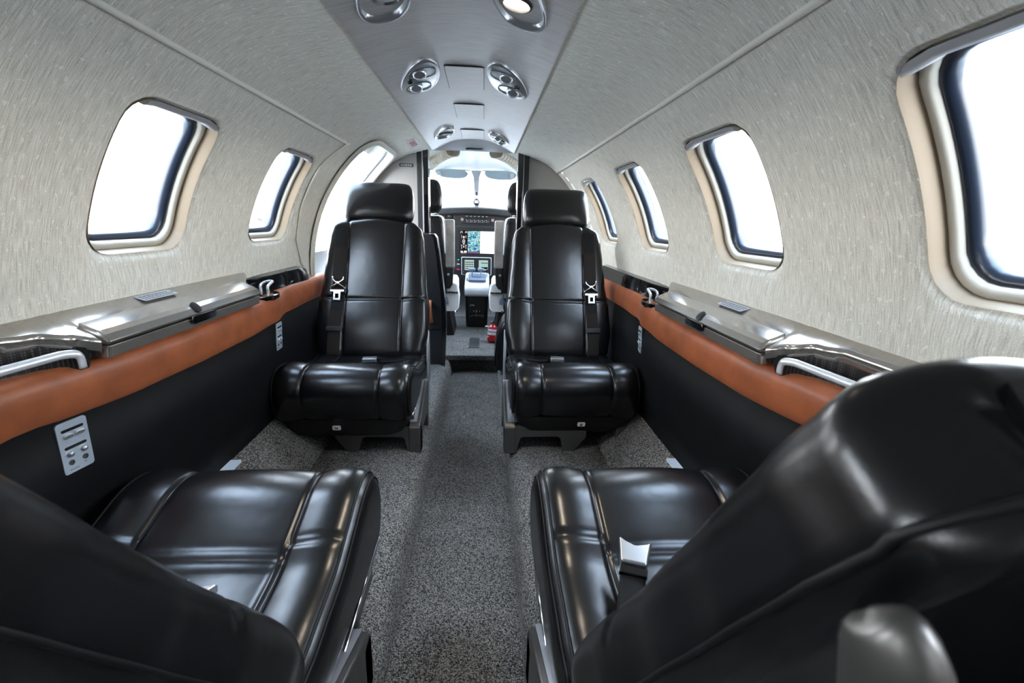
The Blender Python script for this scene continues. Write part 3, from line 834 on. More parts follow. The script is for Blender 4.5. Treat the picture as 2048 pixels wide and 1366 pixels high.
def headrest_mesh():
    W, H, T = .176, .214, .115
    mb = MB(); rings = []; n = 26
    def prof_off(q, r): return r*(1 - sqrt(max(0, 1 - q*q)))
    zs = [lerp(0, H, .5 - .5*cos(pi*k/30)) for k in range(31)]
    for z in zs:
        v = 2*z/H - 1
        e = (1 - abs(v)**2.8)**(1/2.8) if abs(v) < 1 else 0
        w = W*(.76 + .24*e)*(1 - .03*v) if e > 0 else W*.76*(1 - .03*v); t = T/2*max(e, .12)
        pts = []
        for k in range(64):
            a = 2*pi*k/64; c, s = cos(a), sin(a)
            x = w*(abs(c)**(2/4.6))*(1 if c > 0 else -1); y = t*(abs(s)**(2/2.6))*(1 if s > 0 else -1)
            pts.append((x, y + .05, z))
        rings.append(pts)
    mb.loft(rings); return mb
_cache = {}
def shared(key, builder, m, **kw):
    """first call builds the mesh, later calls reuse its data"""
    def make(name, parent):
        if key in _cache:
            o = bpy.data.objects.new(name, _cache[key]); COL.objects.link(o); o.parent = parent; return o
        o = obj(name, builder(), m, parent, **kw); _cache[key] = o.data; return o
    return make

def seat(label, loc, face, inner, recline, base_shift, foreground=False, fwd=0):
    """face: 0 looks to the tail (-y), 180 to the nose; inner: local x sign of the aisle side; base_shift: legs' offset along y"""
    root = thing('cabin_seat', label, 'seat', loc, 'black leather cabin seats')
    root.rotation_euler = (0, 0, radians(face))
    m = inner
    cu = shared('cushion', cushion_mesh, M_LEATHER, smooth=True)('seat_cushion', root)
    # double stitched welts along both top edges of the cushion
    n = len(CRING)
    for sx in (-1, 1):
        mb = MB(); mb.tube(cushion_line(sx*(CUSH_W - .022), 2, 92, .0005, 2, .0055), .0026, 6); 
        mb.tube(cushion_line(sx*(CUSH_W - .010), 2, 92, .0005, 2, .0148), .0022, 6)
        obj('welt', mb, M_LEATHER2, cu, smooth=True)
    # backrest group
    br = shared('backrest', backrest_mesh, M_LEATHER, smooth=True)('backrest', root)
    br.location = (0, .50 - fwd, .285); br.rotation_euler = (radians(-recline), 0, 0)
    for sx in (-1, 1):
        mb = MB(); mb.tube([(sx*(bw(z) - .013), .012 - .004, z) for z in [lerp(.05, BL - .045, k/30) for k in range(31)]], .0026, 6)
        obj('welt', mb, M_LEATHER2, br, smooth=True)
    half = [(bw(z) + .0005, .070, z + arch(bw(z), z)) for z in [lerp(.06, BL - .04, k/30) for k in range(31)]]
    for k in range(1, 8):
        z = BL - .04 + .04*sin(pi/2*k/8); x = bw(z) - .034*(1 - cos(pi/2*k/8)) + .0005; half.append((x, .068, z + arch(x, z) + .0005))
    top = [(x, .066, BL + arch(x, BL) + .0006) for x in [lerp(.17, -.17, k/20) for k in range(21)]]
    mb = MB(); mb.tube(half + top + [(-x, y, z) for x, y, z in reversed(half)], .0026, 6)
    obj('welt', mb, M_LEATHER2, br, smooth=True)
    hr = shared('headrest', headrest_mesh, M_LEATHER, smooth=True)('headrest', root)
    hr.matrix_parent_inverse = Matrix.Identity(4)
    R = Euler((radians(-recline), 0, 0)).to_matrix()
    hr.location = Vector((0, .50 - fwd, .285)) + R @ Vector((0, -.004, BL + .012)); hr.rotation_euler = (radians(-recline*.9), 0, 0)
    # black under-shell
    mb = MB(); rings = []
    for z, w, y0, y1, r in ((.178, .252, .040, .525, .05), (.160, .250, .045, .525, .05), (.110, .222, .060, .515, .06), (.092, .195, .085, .50, .06)):
        rings.append([(x, y, z) for x, y in rrect(2*w, y1 - y0, r, 6, 0, (y0 + y1)/2)])
    mb.loft(rings); sh = obj('under_shell', mb, M_BLACK, root, smooth=45)
    # label tag with a small red mark
    mb = MB(); Tm = frame_mat((m*-.03, .0490, .143), (1, 0, 0), (0, -.30, 1)); mb.prism(rrect(.032, .020, .005), -.002, .003, 'z', Tm)
    tg = obj('tag', mb, M_SIGN, root)
    mb = MB(); mb.box((-.006, -.006, .0028), (.006, .002, .0036), Tm); mb.box((-.005, .002, .0028), (-.002, .006, .0036), Tm); mb.box((.001, .002, .0028), (.004, .006, .0036), Tm); obj('red_mark', mb, M_REDTXT, tg)
    # legs: a front frame with two feet and the sloping side brackets
    by = base_shift
    o2 = [(-.004, 0), (.050, 0), (.062, .066), (.072, .074), (.222, .076), (.234, .068), (.250, 0), (.285, 0), (.312, .030), (.345, .075), (.345, .105), (-.004, .128)]
    x0 = .285
    mb = MB(); mb.prism([(m*(x0 - a), z) for a, z in o2], by, by + .05); fr = obj('front_frame', mb, M_GREYMETAL, root, bevel=.004)
    for q, xx in enumerate((x0 + .004, -.185)):
        mb = MB(); w = .048
        pts = [(by - .004, 0), (by - .004, .118), (by + .012, .138), (by + .25, .232), (by + .285, .232), (by + .30, .20), (by + .30, .0), (by + .26, 0), (by + .24, .08), (by + .09, .075), (by + .06, 0)]
        mb.prism(pts, m*(xx - w), m*xx, 'x'); lg = obj('leg', mb, M_GREYMETAL, root, bevel=.006, seg=3)
        mb = MB()
        mb.prism([(by + .010, .1395), (by + .248, .2335), (by + .248, .2365), (by + .010, .1425)], m*(xx - w + .006), m*(xx - .014), 'x'); obj('edge_strip', mb, M_ALU, lg)
    # bright trim rails along the aisle side of the under-shell
    xs = m*(.263)
    mb = MB(); mb.tube([(xs, .07, .212), (xs, .055, .200), (xs, .065, .188), (xs, .30, .172), (xs, .50, .162)], .0035, 8)
    mb.tube([(m*.258, .10, .174), (m*.258, .30, .162), (m*.258, .48, .150)], .003, 8)
    obj('trim_rail', mb, M_CHROME, root, smooth=True)
    mb = MB(); mb.prism([(.12, .132), (.12, .162), (.26, .156), (.26, .128)], m*.240, m*.262, 'x'); obj('control_lever', mb, M_GREYMETAL, root, bevel=.004)
    # bright rear side frame at the hinge
    if not foreground:
        mb = MB(); mb.prism([(.50, .06), (.545, .06), (.60, .20), (.60, .40), (.575, .42), (.55, .35), (.53, .22)], m*.262, m*.276, 'x'); obj('hinge_plate', mb, M_ALU, root, bevel=.004)
    # lap belt: buckle and strap lying on the cushion
    if not foreground:
        mb = MB(); zc = .310
        pth = [(m*.25, .46, .300), (m*.19, .425, zc + .002), (m*.13, .405, zc), (m*.07, .39, zc + .004)]
        mb.tube(catmull(pth, 4, False), .016, 8, flat=(.12, 1)); st = obj('lap_strap', mb, M_WEBBLK, root, smooth=True)
        mb = MB(); T = Matrix.Translation((m*.030, .372, zc + .016)) @ Matrix.Rotation(radians(m*8), 4, 'Z'); mb.box((-.032, -.02, -.010), (.032, .02, .010), T)
        bk = obj('lap_buckle', mb, M_SILVER, root, bevel=.005, seg=3)
        mb = MB(); mb.box((m*.028, -.017, -.007), (m*.044, .017, .007), T); obj('buckle_slot', mb, M_GLOSSBLK, bk)
        # shoulder strap on the window side with its snap hook, tongue and guide
        xo = -m*(.162)
        def on_back(x, z, lift): return (x, back_front(x, z) - lift, z + arch(x, z))
        def band(z0, z1, w, lift, nz=40):
            b = MB(); rings = []
            for k in range(nz + 1):
                z = lerp(z0, z1, k/nz); cx = xo + (-m)*.030*sstep(.3, 0, z) if False else xo - m*.012*(1 - z/BL)
                row = [on_back(cx + dx*w/2, z, lift) for dx in (-1, -.5, 0, .5, 1)]
                rings.append(row + [(p[0], p[1] + .003, p[2]) for p in reversed(row)])
            b.loft(rings); return b
        ss = obj('shoulder_strap', band(.02, .648, .054, .0035), M_WEBBLK, br, smooth=40)
        obj('strap_pad', band(.395, .55, .058, .0065), M_WEB, ss, smooth=40)
        obj('strap_end', band(.03, .235, .055, .0055), M_WEB, ss, smooth=40)
        def at(z, lift=.012): p = on_back(xo - m*.012*(1 - z/BL), z, lift); return Matrix.Translation(p) @ Matrix.Rotation(pi/2, 4, 'X')
        T = at(.372)
        mb = MB()
        for q in (-1, 1):
            mb.tube([(q*.026, .032, 0), (q*.024, .018, .002), (q*.012, .006, .004), (0, 0, .005), (-q*.016, -.012, .004), (-q*.032, -.020, .001), (-q*.034, -.032, 0)], .0042, 8, M=T)
        mb.lathe([(.009, 0), (.009, .007), (.005, .010)], 16, T); hk = obj('snap_hook', mb, M_CHROME, br, smooth=True)
        T = at(.315)
        mb = MB(); mb.box((-.033, .014, -.002), (.033, .024, .003), T); mb.box((-.017, -.028, -.002), (-.008, .016, .003), T); mb.box((.008, -.028, -.002), (.017, .016, .003), T); mb.box((-.012, -.028, -.002), (.012, -.018, .003), T); mb.box((-.012, .004, -.002), (.012, .016, .003), T)
        obj('belt_tongue', mb, M_SILVER, br, bevel=.001)
        T = at(.145); mb = MB(); mb.box((-.036, -.011, -.004), (.036, .011, .002), T); obj('strap_guide', mb, M_DARKPL, br, bevel=.002)
        mb = MB(); T = at(.335, .010); mb.box((-.022, -.006, -.003), (.022, .012, .003), T); obj('strap_fold', mb, M_WEBBLK, br, bevel=.002)
    return root

sA = seat('front seat by the door, facing back, black leather with shoulder belt on its window side', (-.470, 1.640, .10), 0, 1, 23, .10)
sB = seat('front seat opposite the door, facing back, black leather, beside the fire extinguisher', (.455, 1.675, .10), 0, -1, 23, .065)
sC = seat('near seat on the door side, facing the cockpit, black leather, back seen from behind', (-.441, 1.030, .10), 180, -1, 32, .26, True, .046)
sD = seat('near seat opposite the door, facing the cockpit, black leather, metal buckle on its cushion', (.462, 1.030, .10), 180, 1, 29.5, .26, True, .005)
# loose buckles on the near cushions and the grey arm behind the right-hand back
def near_buckle(root, x, y, z, rz, tilt, parent_name='lap_buckle'):
    T = Matrix.Translation((x, y, z)) @ Matrix.Rotation(radians(rz), 4, 'Z') @ Matrix.Rotation(radians(tilt), 4, 'X')
    mb = MB()
    out = [(-.023, -.026), (.023, -.026), (.027, .010), (.030, .030), (.018, .022), (0, .015), (-.018, .022), (-.030, .030), (-.027, .010)]
    mb.prism(out, -.010, .010, 'z', T); b = obj(parent_name, mb, M_SILVER, root, bevel=.005, seg=3)
    mb = MB(); mb.box((-.024, -.045, -.007), (.024, -.028, .004), T); obj('buckle_slot', mb, M_GLOSSBLK, b, bevel=.002)
    mb = MB(); mb.tube([tuple(T @ Vector(p)) for p in ((0, -.035, -.002), (0, -.10, -.012), (.02, -.16, -.02))], .022, 8, flat=(.12, 1)); obj('lap_strap', mb, M_WEBBLK, root, smooth=True)
near_buckle(sD, .112, .345, .372, 160, 10)
near_buckle(sC, -.030, .378, .334, 165, -6)
for r, s in ((sC, -1), (sD, 1)):
    mb = MB()
    a, b = Vector((s*.255, .905, .80)), Vector((s*.195, .93, .52))
    pth = [(s*.245, .900, .815), (s*.240, .906, .80), (s*.226, .918, .72), (s*.210, .93, .62), (s*.195, .935, .52)]
    mb.tube(catmull(pth, 5, False), [.003, .006, .0085, .0105, .012, .0135, .0145, .0155, .0165, .0175] + [.02]*20, 14, flat=(1.25, .9))
    obj('armrest', mb, M_GREYMETAL, r, smooth=True)

# ------------------------------------------------------------------ forward cabinets
root = thing('galley_cabinet', 'black curved cabinet beside the cockpit entrance behind the door-side front seat', 'cabinet', (-.40, 2.98, .10))
def at_root(o, mb): L = Vector(o.location); mb.v = [tuple(Vector(p) - L) for p in mb.v]; return mb
out = [(-.62, .10), (-.182, .10), (-.176, .25), (-.172, .40), (-.178, .55), (-.196, .72), (-.212, .86), (-.224, .94), (-.240, .962), (-.62, .962)]
mb = MB(); mb.prism(out, 2.93, 3.052); obj('body', at_root(root, mb), M_DARKPL, root, bevel=.008, seg=3)
mb = MB(); mb.prism([(x + .004, z) for x, z in out[1:9]] + [(x - .022, z) for x, z in reversed(out[1:9])], 2.918, 2.931); obj('edge_trim', at_root(root, mb), M_GLOSSBLK, root, bevel=.003)
mb = MB(); mb.tube(catmull([(-.262, 2.925, .40), (-.266, 2.905, .44), (-.270, 2.903, .50), (-.268, 2.925, .545)], 5, False), .012, 8, flat=(.6, 1)); obj('pull_handle', at_root(root, mb), M_TAN, root, smooth=True)
mb = MB(); mb.box((-.60, 2.9275, .352), (-.20, 2.931, .356)); obj('door_joint', at_root(root, mb), M_GLOSSBLK, root)

root = thing('leather_bolster', 'rounded blue-black leather bolster with welt beside the fire extinguisher', 'bolster', (.30, 2.95, .10))
mb = MB(); rings = []
for y, sc in ((2.80, .70), (2.805, .84), (2.82, .94), (2.85, .99), (2.92, 1), (2.99, .99), (3.02, .94), (3.035, .84), (3.04, .7)):
    pr = catmull([(.155, .12), (.150, .20), (.160, .32), (.190, .42), (.240, .465), (.34, .47), (.52, .47), (.55, .44), (.55, .14), (.50, .105), (.20, .105)], 5)
    cx, cz = .35, .285
    rings.append([(cx + (x - cx)*lerp(.9, 1, (sc-.7)/.3), y, cz + (z - cz)*lerp(.9, 1, (sc-.7)/.3)) for x, z in pr])
mb.loft(rings); bo = obj('cushion', at_root(root, mb), M_LEATHER, root, smooth=True)
mb = MB(); mb.tube(catmull([(.158, 2.815, .13), (.154, 2.812, .20), (.164, 2.812, .32), (.194, 2.812, .415), (.244, 2.812, .458)], 5, False), .004, 6); obj('welt', at_root(root, mb), M_LEATHER2, root, smooth=True)

# ------------------------------------------------------------------ cockpit shell
CY0, CY1 = 3.10, 4.55
def ck_r(y): return lerp(.80, .62, sstep(3.3, 4.7, y))
# roof
mb = MB(); rings = []
for y in [lerp(CY0 - .01, 4.12, k/12) for k in range(13)]:
    zt = table([(3.09, 1.565), (3.4, 1.56), (3.8, 1.535), (4.12, 1.475)], y); zs_ = table([(3.09, 1.36), (4.12, 1.32)], y); w = table([(3.09, .55), (4.12, .52)], y)
    rings.append([(w*sin(t), y, zs_ + (zt - zs_)*cos(t)**.8 if cos(t) > 0 else zs_) for t in [lerp(-pi/2, pi/2, k/24) for k in range(25)]])
mb.loft(rings, cap=False, closed=False)
ckroof = struct(obj('ceiling_cockpit', mb, M_WHITE, smooth=True)); ckroof.modifiers.new('thick', 'SOLIDIFY').thickness = .02
# side walls under the cockpit windows, pillars
for s, nm in ((-1, 'wall_cockpit_left'), (1, 'wall_cockpit_right')):
    mb = MB(); mb.prism([(3.10, .09), (4.62, .09), (4.62, 1.05), (3.10, .98)], s*.735, s*.755, 'x'); w = struct(obj(nm, mb, M_DARKPL))
    mb = MB()
    for (ya, yb) in ((3.10, 3.22), (3.86, 3.94)):
        mb.loft([[(s*.755, ya, .97), (s*.735, ya, .97), (s*.735, yb, .97), (s*.755, yb, .97)], [(s*.56, ya, 1.37), (s*.535, ya, 1.36), (s*.535, yb, 1.36), (s*.56, yb, 1.37)]])
    obj('pillar', mb, M_WHITE, w, bevel=.004)
mb = MB(); mb.box((-.755, 4.60, .09), (.755, 4.63, 1.10)); struct(obj('wall_nose', mb, M_BLACK))
# windscreen: two raked panes with a centre post; side panes
k = 20
for s in (-1, 1):
    mb = MB()
    mb.loft([[(s*.02, 4.62, 1.08), (s*.74, 4.30, 1.04), (s*.525, 4.02, 1.34), (s*.02, 4.13, 1.47)], [(s*.02, 4.626, 1.083), (s*.745, 4.306, 1.043), (s*.530, 4.026, 1.343), (s*.02, 4.136, 1.473)]])
    wi = struct(obj('window_%d' % k, mb, M_GLASS)); k += 1
    mb = MB(); mb.loft([[(s*.745, 3.22, .985), (s*.745, 3.86, 1.01), (s*.55, 3.86, 1.37), (s*.55, 3.22, 1.37)], [(s*.75, 3.22, .985), (s*.75, 3.86, 1.01), (s*.555, 3.86, 1.37), (s*.555, 3.22, 1.37)]])
    struct(obj('window_%d' % k, mb, M_GLASS)); k += 1
mb = MB()
mb.loft([[(-.022, 4.60, 1.12), (.022, 4.60, 1.12), (.022, 4.63, 1.12), (-.022, 4.63, 1.12)], [(-.020, 4.36, 1.29), (.020, 4.36, 1.29), (.020, 4.40, 1.30), (-.020, 4.40, 1.30)], [(-.026, 4.19, 1.41), (.026, 4.19, 1.41), (.026, 4.22, 1.43), (-.026, 4.22, 1.43)], [(-.05, 4.08, 1.465), (.05, 4.08, 1.465), (.05, 4.12, 1.49), (-.05, 4.12, 1.49)]])
post = struct(obj('trim_12', mb, M_GREYPL, bevel=.004))
mb = MB(); mb.box((-.008, 4.345, 1.19), (.008, 4.36, 1.385), Matrix.Identity(4)); obj('cable_cover', mb, M_DARKPL, post, bevel=.003)
# whiskey compass on the centre post
root = thing('compass', 'small round black compass on the windscreen centre post', 'compass', (0, 4.33, 1.215))
mb = MB(); mb.lathe([(.006, -.03), (.024, -.028), (.032, -.012), (.032, .012), (.024, .028), (.006, .03)], 24, Matrix.Rotation(pi/2, 4, 'X')); obj('case', mb, M_BLACK, root, smooth=50)
mb = MB(); mb.prism(rrect(.036, .026, .004), -.036, -.030, 'y'); obj('card', mb, M_GREYPL, root)
mb = MB(); mb.box((-.012, .0, .026), (.012, .03, .055)); obj('bracket', mb, M_SILVERPL, root, bevel=.003)
# visors and their rail
for s in (-1, 1):
    root = thing('sun_visor', 'smoked pale sun visor folded under the cockpit roof, ' + ('left of' if s < 0 else 'right of') + ' the centre post', 'sun visor', (s*.20, 3.98, 1.42), 'cockpit sun visors')
    mb = MB(); out = catmull([(-.13, -.02), (-.10, .035), (0, .055), (.10, .045), (.135, .0), (.10, -.035), (0, -.045), (-.09, -.04)], 5)
    mb.prism(out, -.003, .003, 'z', Matrix.Rotation(radians(-38), 4, 'X')); obj('blade', mb, M_VISOR, root, bevel=.001)
    mb = MB(); mb.tube([(-.15, .03, .030), (.15, .03, .030)], .005, 8); mb.box((-s*.10 - .015, .01, -.005), (-s*.10 + .015, .035, .035)); mb.box((s*.10 - .02, -.02, -.02), (s*.10 + .012, .02, .02)); obj('hinge_arm', mb, M_SILVERPL, root, bevel=.002)
# ribbed ducts in the upper corners of the entrance
for s in (-1, 1):
    root = thing('ribbed_duct', 'beige ribbed air duct in the upper ' + ('left' if s < 0 else 'right') + ' corner of the cockpit entrance', 'air duct', (s*.27, 3.5, 1.49), 'cockpit air ducts')
    path = [(s*(.13 + .21*t), 3.40 + .28*t, 1.510 - .070*t*t) for t in [k/64 for k in range(65)]]
    rr = [.026 + .010*(.5 + .5*cos(2*pi*k/6.4)) for k in range(65)]
    mb = MB(); mb.tube(path, rr, 14); mb.v = [tuple(Vector(p) - Vector(root.location)) for p in mb.v]; obj('hose', mb, M_BEIGEDUCT, root, smooth=30)
    mb = MB(); mb.lathe([(.036, 0), (.040, .03), (.036, .06)], 18, Matrix.Translation((s*.13 - s*.27, 3.38 - 3.5, 1.510 - 1.49)) @ Matrix.Rotation(radians(s*37), 4, 'Z') @ Matrix.Rotation(radians(90), 4, 'X')); obj('collar', mb, M_TANPL, root, smooth=40)

# ------------------------------------------------------------------ instrument panel
root = thing('instrument_panel', 'black cockpit instrument panel with a large lit display under the glareshield', 'instrument panel', (0, 4.35, .13))
def ip(nm, mb, m, par=None, **kw):
    L = Vector(root.location); mb.v = [tuple(Vector(p) - L) for p in mb.v]; return obj(nm, mb, m, par or root, **kw)
top = [(x, 1.165 - .16*x*x) for x in [lerp(-.70, .70, k/24) for k in range(25)]]
mb = MB(); mb.prism([(-.70, .50), (.70, .50)] + [(x, z - .05) for x, z in reversed(top)], 4.312, 4.56); pan = ip('panel_body', mb, M_BLACK, smooth=40)
mb = MB(); mb.prism([(x, z - .062) for x, z in top] + [(x, z + .006) for x, z in reversed(top)], 4.27, 4.60); gs = ip('glareshield', mb, M_BLACK, smooth=50, bevel=.02, seg=4)
mb = MB(); mb.lathe([(.018, 0), (.018, .006), (.010, .008)], 18, Matrix.Translation((0, 4.268, 1.135)) @ Matrix.Rotation(radians(90), 4, 'X')); ip('dial', mb, M_DARKPL, gs, smooth=40)
# switch strip under the glareshield
mb = MB(); mb.prism(rrect(.30, .075, .006, cx=.01, cy=1.060), 4.300, 4.314); sw = ip('switch_strip', mb, M_DARKPL, bevel=.002)
for i, x in enumerate([-.085 + .036*q for q in range(6)]):
    mb = MB(); mb.lathe([(.008, 0), (.008, .008), (.006, .010)], 14, Matrix.Translation((x, 4.300, 1.072)) @ Matrix.Rotation(radians(90), 4, 'X')); ip('knob', mb, M_DARKPL, sw, smooth=40)
mb = MB()
for x in [-.085 + .036*q for q in range(6)]:
    mb.box((x - .009, 4.2985, 1.086), (x + .009, 4.300, 1.089)); 
    mb.box((x - .007, 4.2985, 1.052), (x - .001, 4.300, 1.056)); mb.box((x + .002, 4.2985, 1.044), (x + .008, 4.300, 1.047)); mb.box((x - .006, 4.2985, 1.036), (x + .004, 4.300, 1.038)); mb.box((x + .016, 4.2985, 1.034), (x + .017, 4.300, 1.058))
ip('switch_marks', mb, M_LABELTXT, sw)
for x in (-.128, .150):
    mb = MB(); mb.box((x - .012, 4.296, 1.046), (x + .012, 4.304, 1.070)); ip('annunciator', mb, mat('annunciator_key', (.22, .15, .15), .5) if x < 0 else bpy.data.materials['annunciator_key'], sw, bevel=.002)
mb = MB(); mb.prism(rrect(.09, .075, .004, cx=-.245, cy=1.055), 4.303, 4.314); ip('standby_display', mb, M_GLOSSBLK, bevel=.002)
# big display
mb = MB(); mb.prism(rrect(.40, .275, .012, cx=.012, cy=.860), 4.288, 4.314); bz = ip('display_bezel', mb, M_DARKPL, bevel=.004)
mb = MB(); mb.box((-.152, 4.2865, .757), (.176, 4.2885, .962)); sc = ip('screen', mb, M_SCRDARK, bz)
mb = MB(); mb.box((-.076, 4.2855, .775), (.038, 4.2868, .957)); ip('moving_map', mb, M_MAP, bz)
mb = MB(); mb.box((-.076, 4.2855, .758), (.038, 4.2868, .774)); ip('map_footer', mb, mat('lit_violet_bar', (0, 0, 0), .3, emit=(.30, .16, .34), estr=.03), bz)
mb = MB(); mb.box((.039, 4.2855, .758), (.174, 4.2868, .957)); ip('blank_page', mb, M_SCRWHITE, bz)
mb = MB()
def q(x, z, w, h): mb.box((x - w/2, 4.2855, z - h/2), (x + w/2, 4.2866, z + h/2))
for sx in (-1, 1):
    for k2 in range(10):
        t = radians(-40 + k2*28); q(-.112 + sx*.021 + .008*cos(t), .944 + .008*sin(t), .004, .004)
    q(-.112 + sx*.019, .905, .003, .026); q(-.112 + sx*.019, .830, .016, .003); q(-.112 + sx*.019, .812, .004, .032); q(-.112 + sx*.010, .862, .003, .03)
q(-.112, .902, .016, .016)
for k2 in range(5): q(-.112, .884 - .009*k2, .012, .004)
q(-.112, .838, .010, .009); q(-.112, .816, .009, .016); q(-.131, .770, .022, .014); q(-.097, .772, .026, .016); q(-.112, .760, .05, .004)
ip('engine_gauges', mb, M_SCRPINK, bz)
mb = MB()
for k2 in range(11): mb.prism(rrect(.012, .006, .002, cx=-.138 + k2*.030, cy=.742), 4.284, 4.289)
ip('soft_key', mb, M_BLACK, bz)
# left column of small controls
mb = MB(); mb.box((-.205, 4.30, .60), (-.145, 4.314, .735)); sc2 = ip('side_switches', mb, M_DARKPL, bevel=.002)
mb = MB(); mb.box((-.168, 4.296, .690), (-.155, 4.301, .700)); ip('green_lamp', mb, M_GREENLED, sc2)
mb = MB(); mb.box((-.176, 4.296, .650), (-.150, 4.301, .660)); ip('label_strip', mb, M_GREYPL, sc2)
mb = MB(); mb.box((-.178, 4.290, .602), (-.148, 4.301, .612)); ip('red_tab', mb, M_REDLED, sc2)
# twin keypad displays
mb = MB(); mb.prism(rrect(.280, .166, .010, cx=.005, cy=.640), 4.285, 4.310); kb = ip('keypad_frame', mb, M_SILVERPL, bevel=.003)
mb = MB(); mb.prism(rrect(.268, .154, .008, cx=.005, cy=.640), 4.282, 4.290); ip('keypad_face', mb, M_DARKPL, kb)
for i, x in enumerate((-.060, .070)):
    mb = MB(); mb.box((x - .043, 4.2798, .603), (x + .043, 4.2825, .697)); scn = ip('keypad_screen', mb, M_SCRGREY, kb)
    mb = MB()
    if i == 0:
        for r in range(4):
            for c in range(5): mb.box((x - .037 + c*.0155, 4.2790, .612 + r*.0195), (x - .027 + c*.0155, 4.280, .622 + r*.0195))
        ip('key', mb, M_SCRDARK, kb)
    else:
        mb.box((x - .018, 4.2790, .640), (x + .040, 4.280, .664)); ip('lit_band', mb, M_SCRTEAL, kb)
        mb = MB(); mb.box((x - .018, 4.2790, .616), (x + .040, 4.280, .634)); mb.box((x - .02, 4.2790, .668), (x + .04, 4.280, .674)); ip('dark_band', mb, M_SCRDARK, kb)
mb = MB(); 
for x in (-.105, .000, .115): mb.lathe([(.009, 0), (.009, .012), (.006, .014)], 14, Matrix.Translation((x, 4.284, .578)) @ Matrix.Rotation(radians(90), 4, 'X'))
ip('tuning_knob', mb, M_BLACK, kb, smooth=40)

# ------------------------------------------------------------------ centre pedestal
root = thing('centre_pedestal', 'silver topped black centre pedestal with two throttle levers', 'pedestal', (.015, 4.05, .13))
def ped(nm, mb, m, par=None, **kw):
    L = Vector(root.location); mb.v = [tuple(Vector(p) - L) for p in mb.v]; return obj(nm, mb, m, par or root, **kw)
mb = MB(); mb.loft([[(x, y, z) for x, y in rrect(w, .30, .03, 5, .016, 4.13)] for z, w in ((.13, .185), (.16, .192), (.40, .205), (.415, .20))]); col = ped('column', mb, M_BLACK, smooth=40)
sec = [(3.965, .405), (3.958, .43), (3.962, .475), (3.985, .500), (4.04, .520), (4.27, .590), (4.27, .405)]
mb = MB(); mb.prism([(y, z) for y, z in sec], -.094, .126, 'x'); hs = ped('housing', mb, M_SILVERPL, bevel=.022, seg=4)
mb = MB(); sl = Matrix.Translation((.016, 4.13, .550)) @ Matrix.Rotation(radians(17), 4, 'X'); mb.prism(rrect(.160, .20, .03), -.002, .004, 'z', sl); ped('quadrant_plate', mb, M_BLUEGREY, hs, bevel=.001)
mb = MB(); mb.prism(rrect(.150, .035, .012, cy=-.078), .003, .006, 'z', sl); ped('front_slot', mb, M_DARKPL, hs)
for i, x in enumerate((-.030, .048)):
    mb = MB(); mb.box((x - .006, 4.135, .545), (x + .006, 4.15, .615)); lv = ped('throttle_lever', mb, M_SILVER, bevel=.002)
    mb = MB(); mb.tube([(x - .028, 4.138, .622), (x + .028, 4.138, .622)], .017, 14); ped('grip', mb, M_BLUEGREY, lv, smooth=40)
mb = MB(); mb.box((.100, 4.16, .55), (.106, 4.168, .61)); mb.lathe([(.009, -.009), (.012, 0), (.009, .009)], 14, Matrix.Translation((.103, 4.164, .615))); ped('flap_lever', mb, M_DARKPL, smooth=40)
mb = MB(); mb.box((-.078, 4.06, .527), (-.066, 4.075, .56)); mb.box((-.060, 4.065, .53), (-.052, 4.075, .555)); ped('toggle', mb, M_SILVER, bevel=.002)
mb = MB()
for k2 in range(3): mb.lathe([(.005, 0), (.005, .008), (.002, .010)], 10, Matrix.Translation((-.038 + k2*.014, 3.978, .327 + (.004 if k2 == 1 else 0))) @ Matrix.Rotation(radians(90), 4, 'X'))
ped('round_plug', mb, M_LABELTXT, col, smooth=40)
mb = MB(); mb.box((-.012, 3.974, .268), (-.008, 3.979, .282)); mb.box((.012, 3.974, .264), (.017, 3.979, .282)); mb.box((.040, 3.974, .268), (.043, 3.979, .280)); mb.box((-.03, 3.975, .236), (.06, 3.979, .238)); mb.box((.010, 3.974, .226), (.013, 3.979, .248)); ped('latch', mb, M_LABELTXT, col)
mb = MB(); mb.prism(rrect(.13, .035, .015, cx=.016, cy=.236), 3.976, 3.981); ped('drawer_cup', mb, M_GLOSSBLK, col)

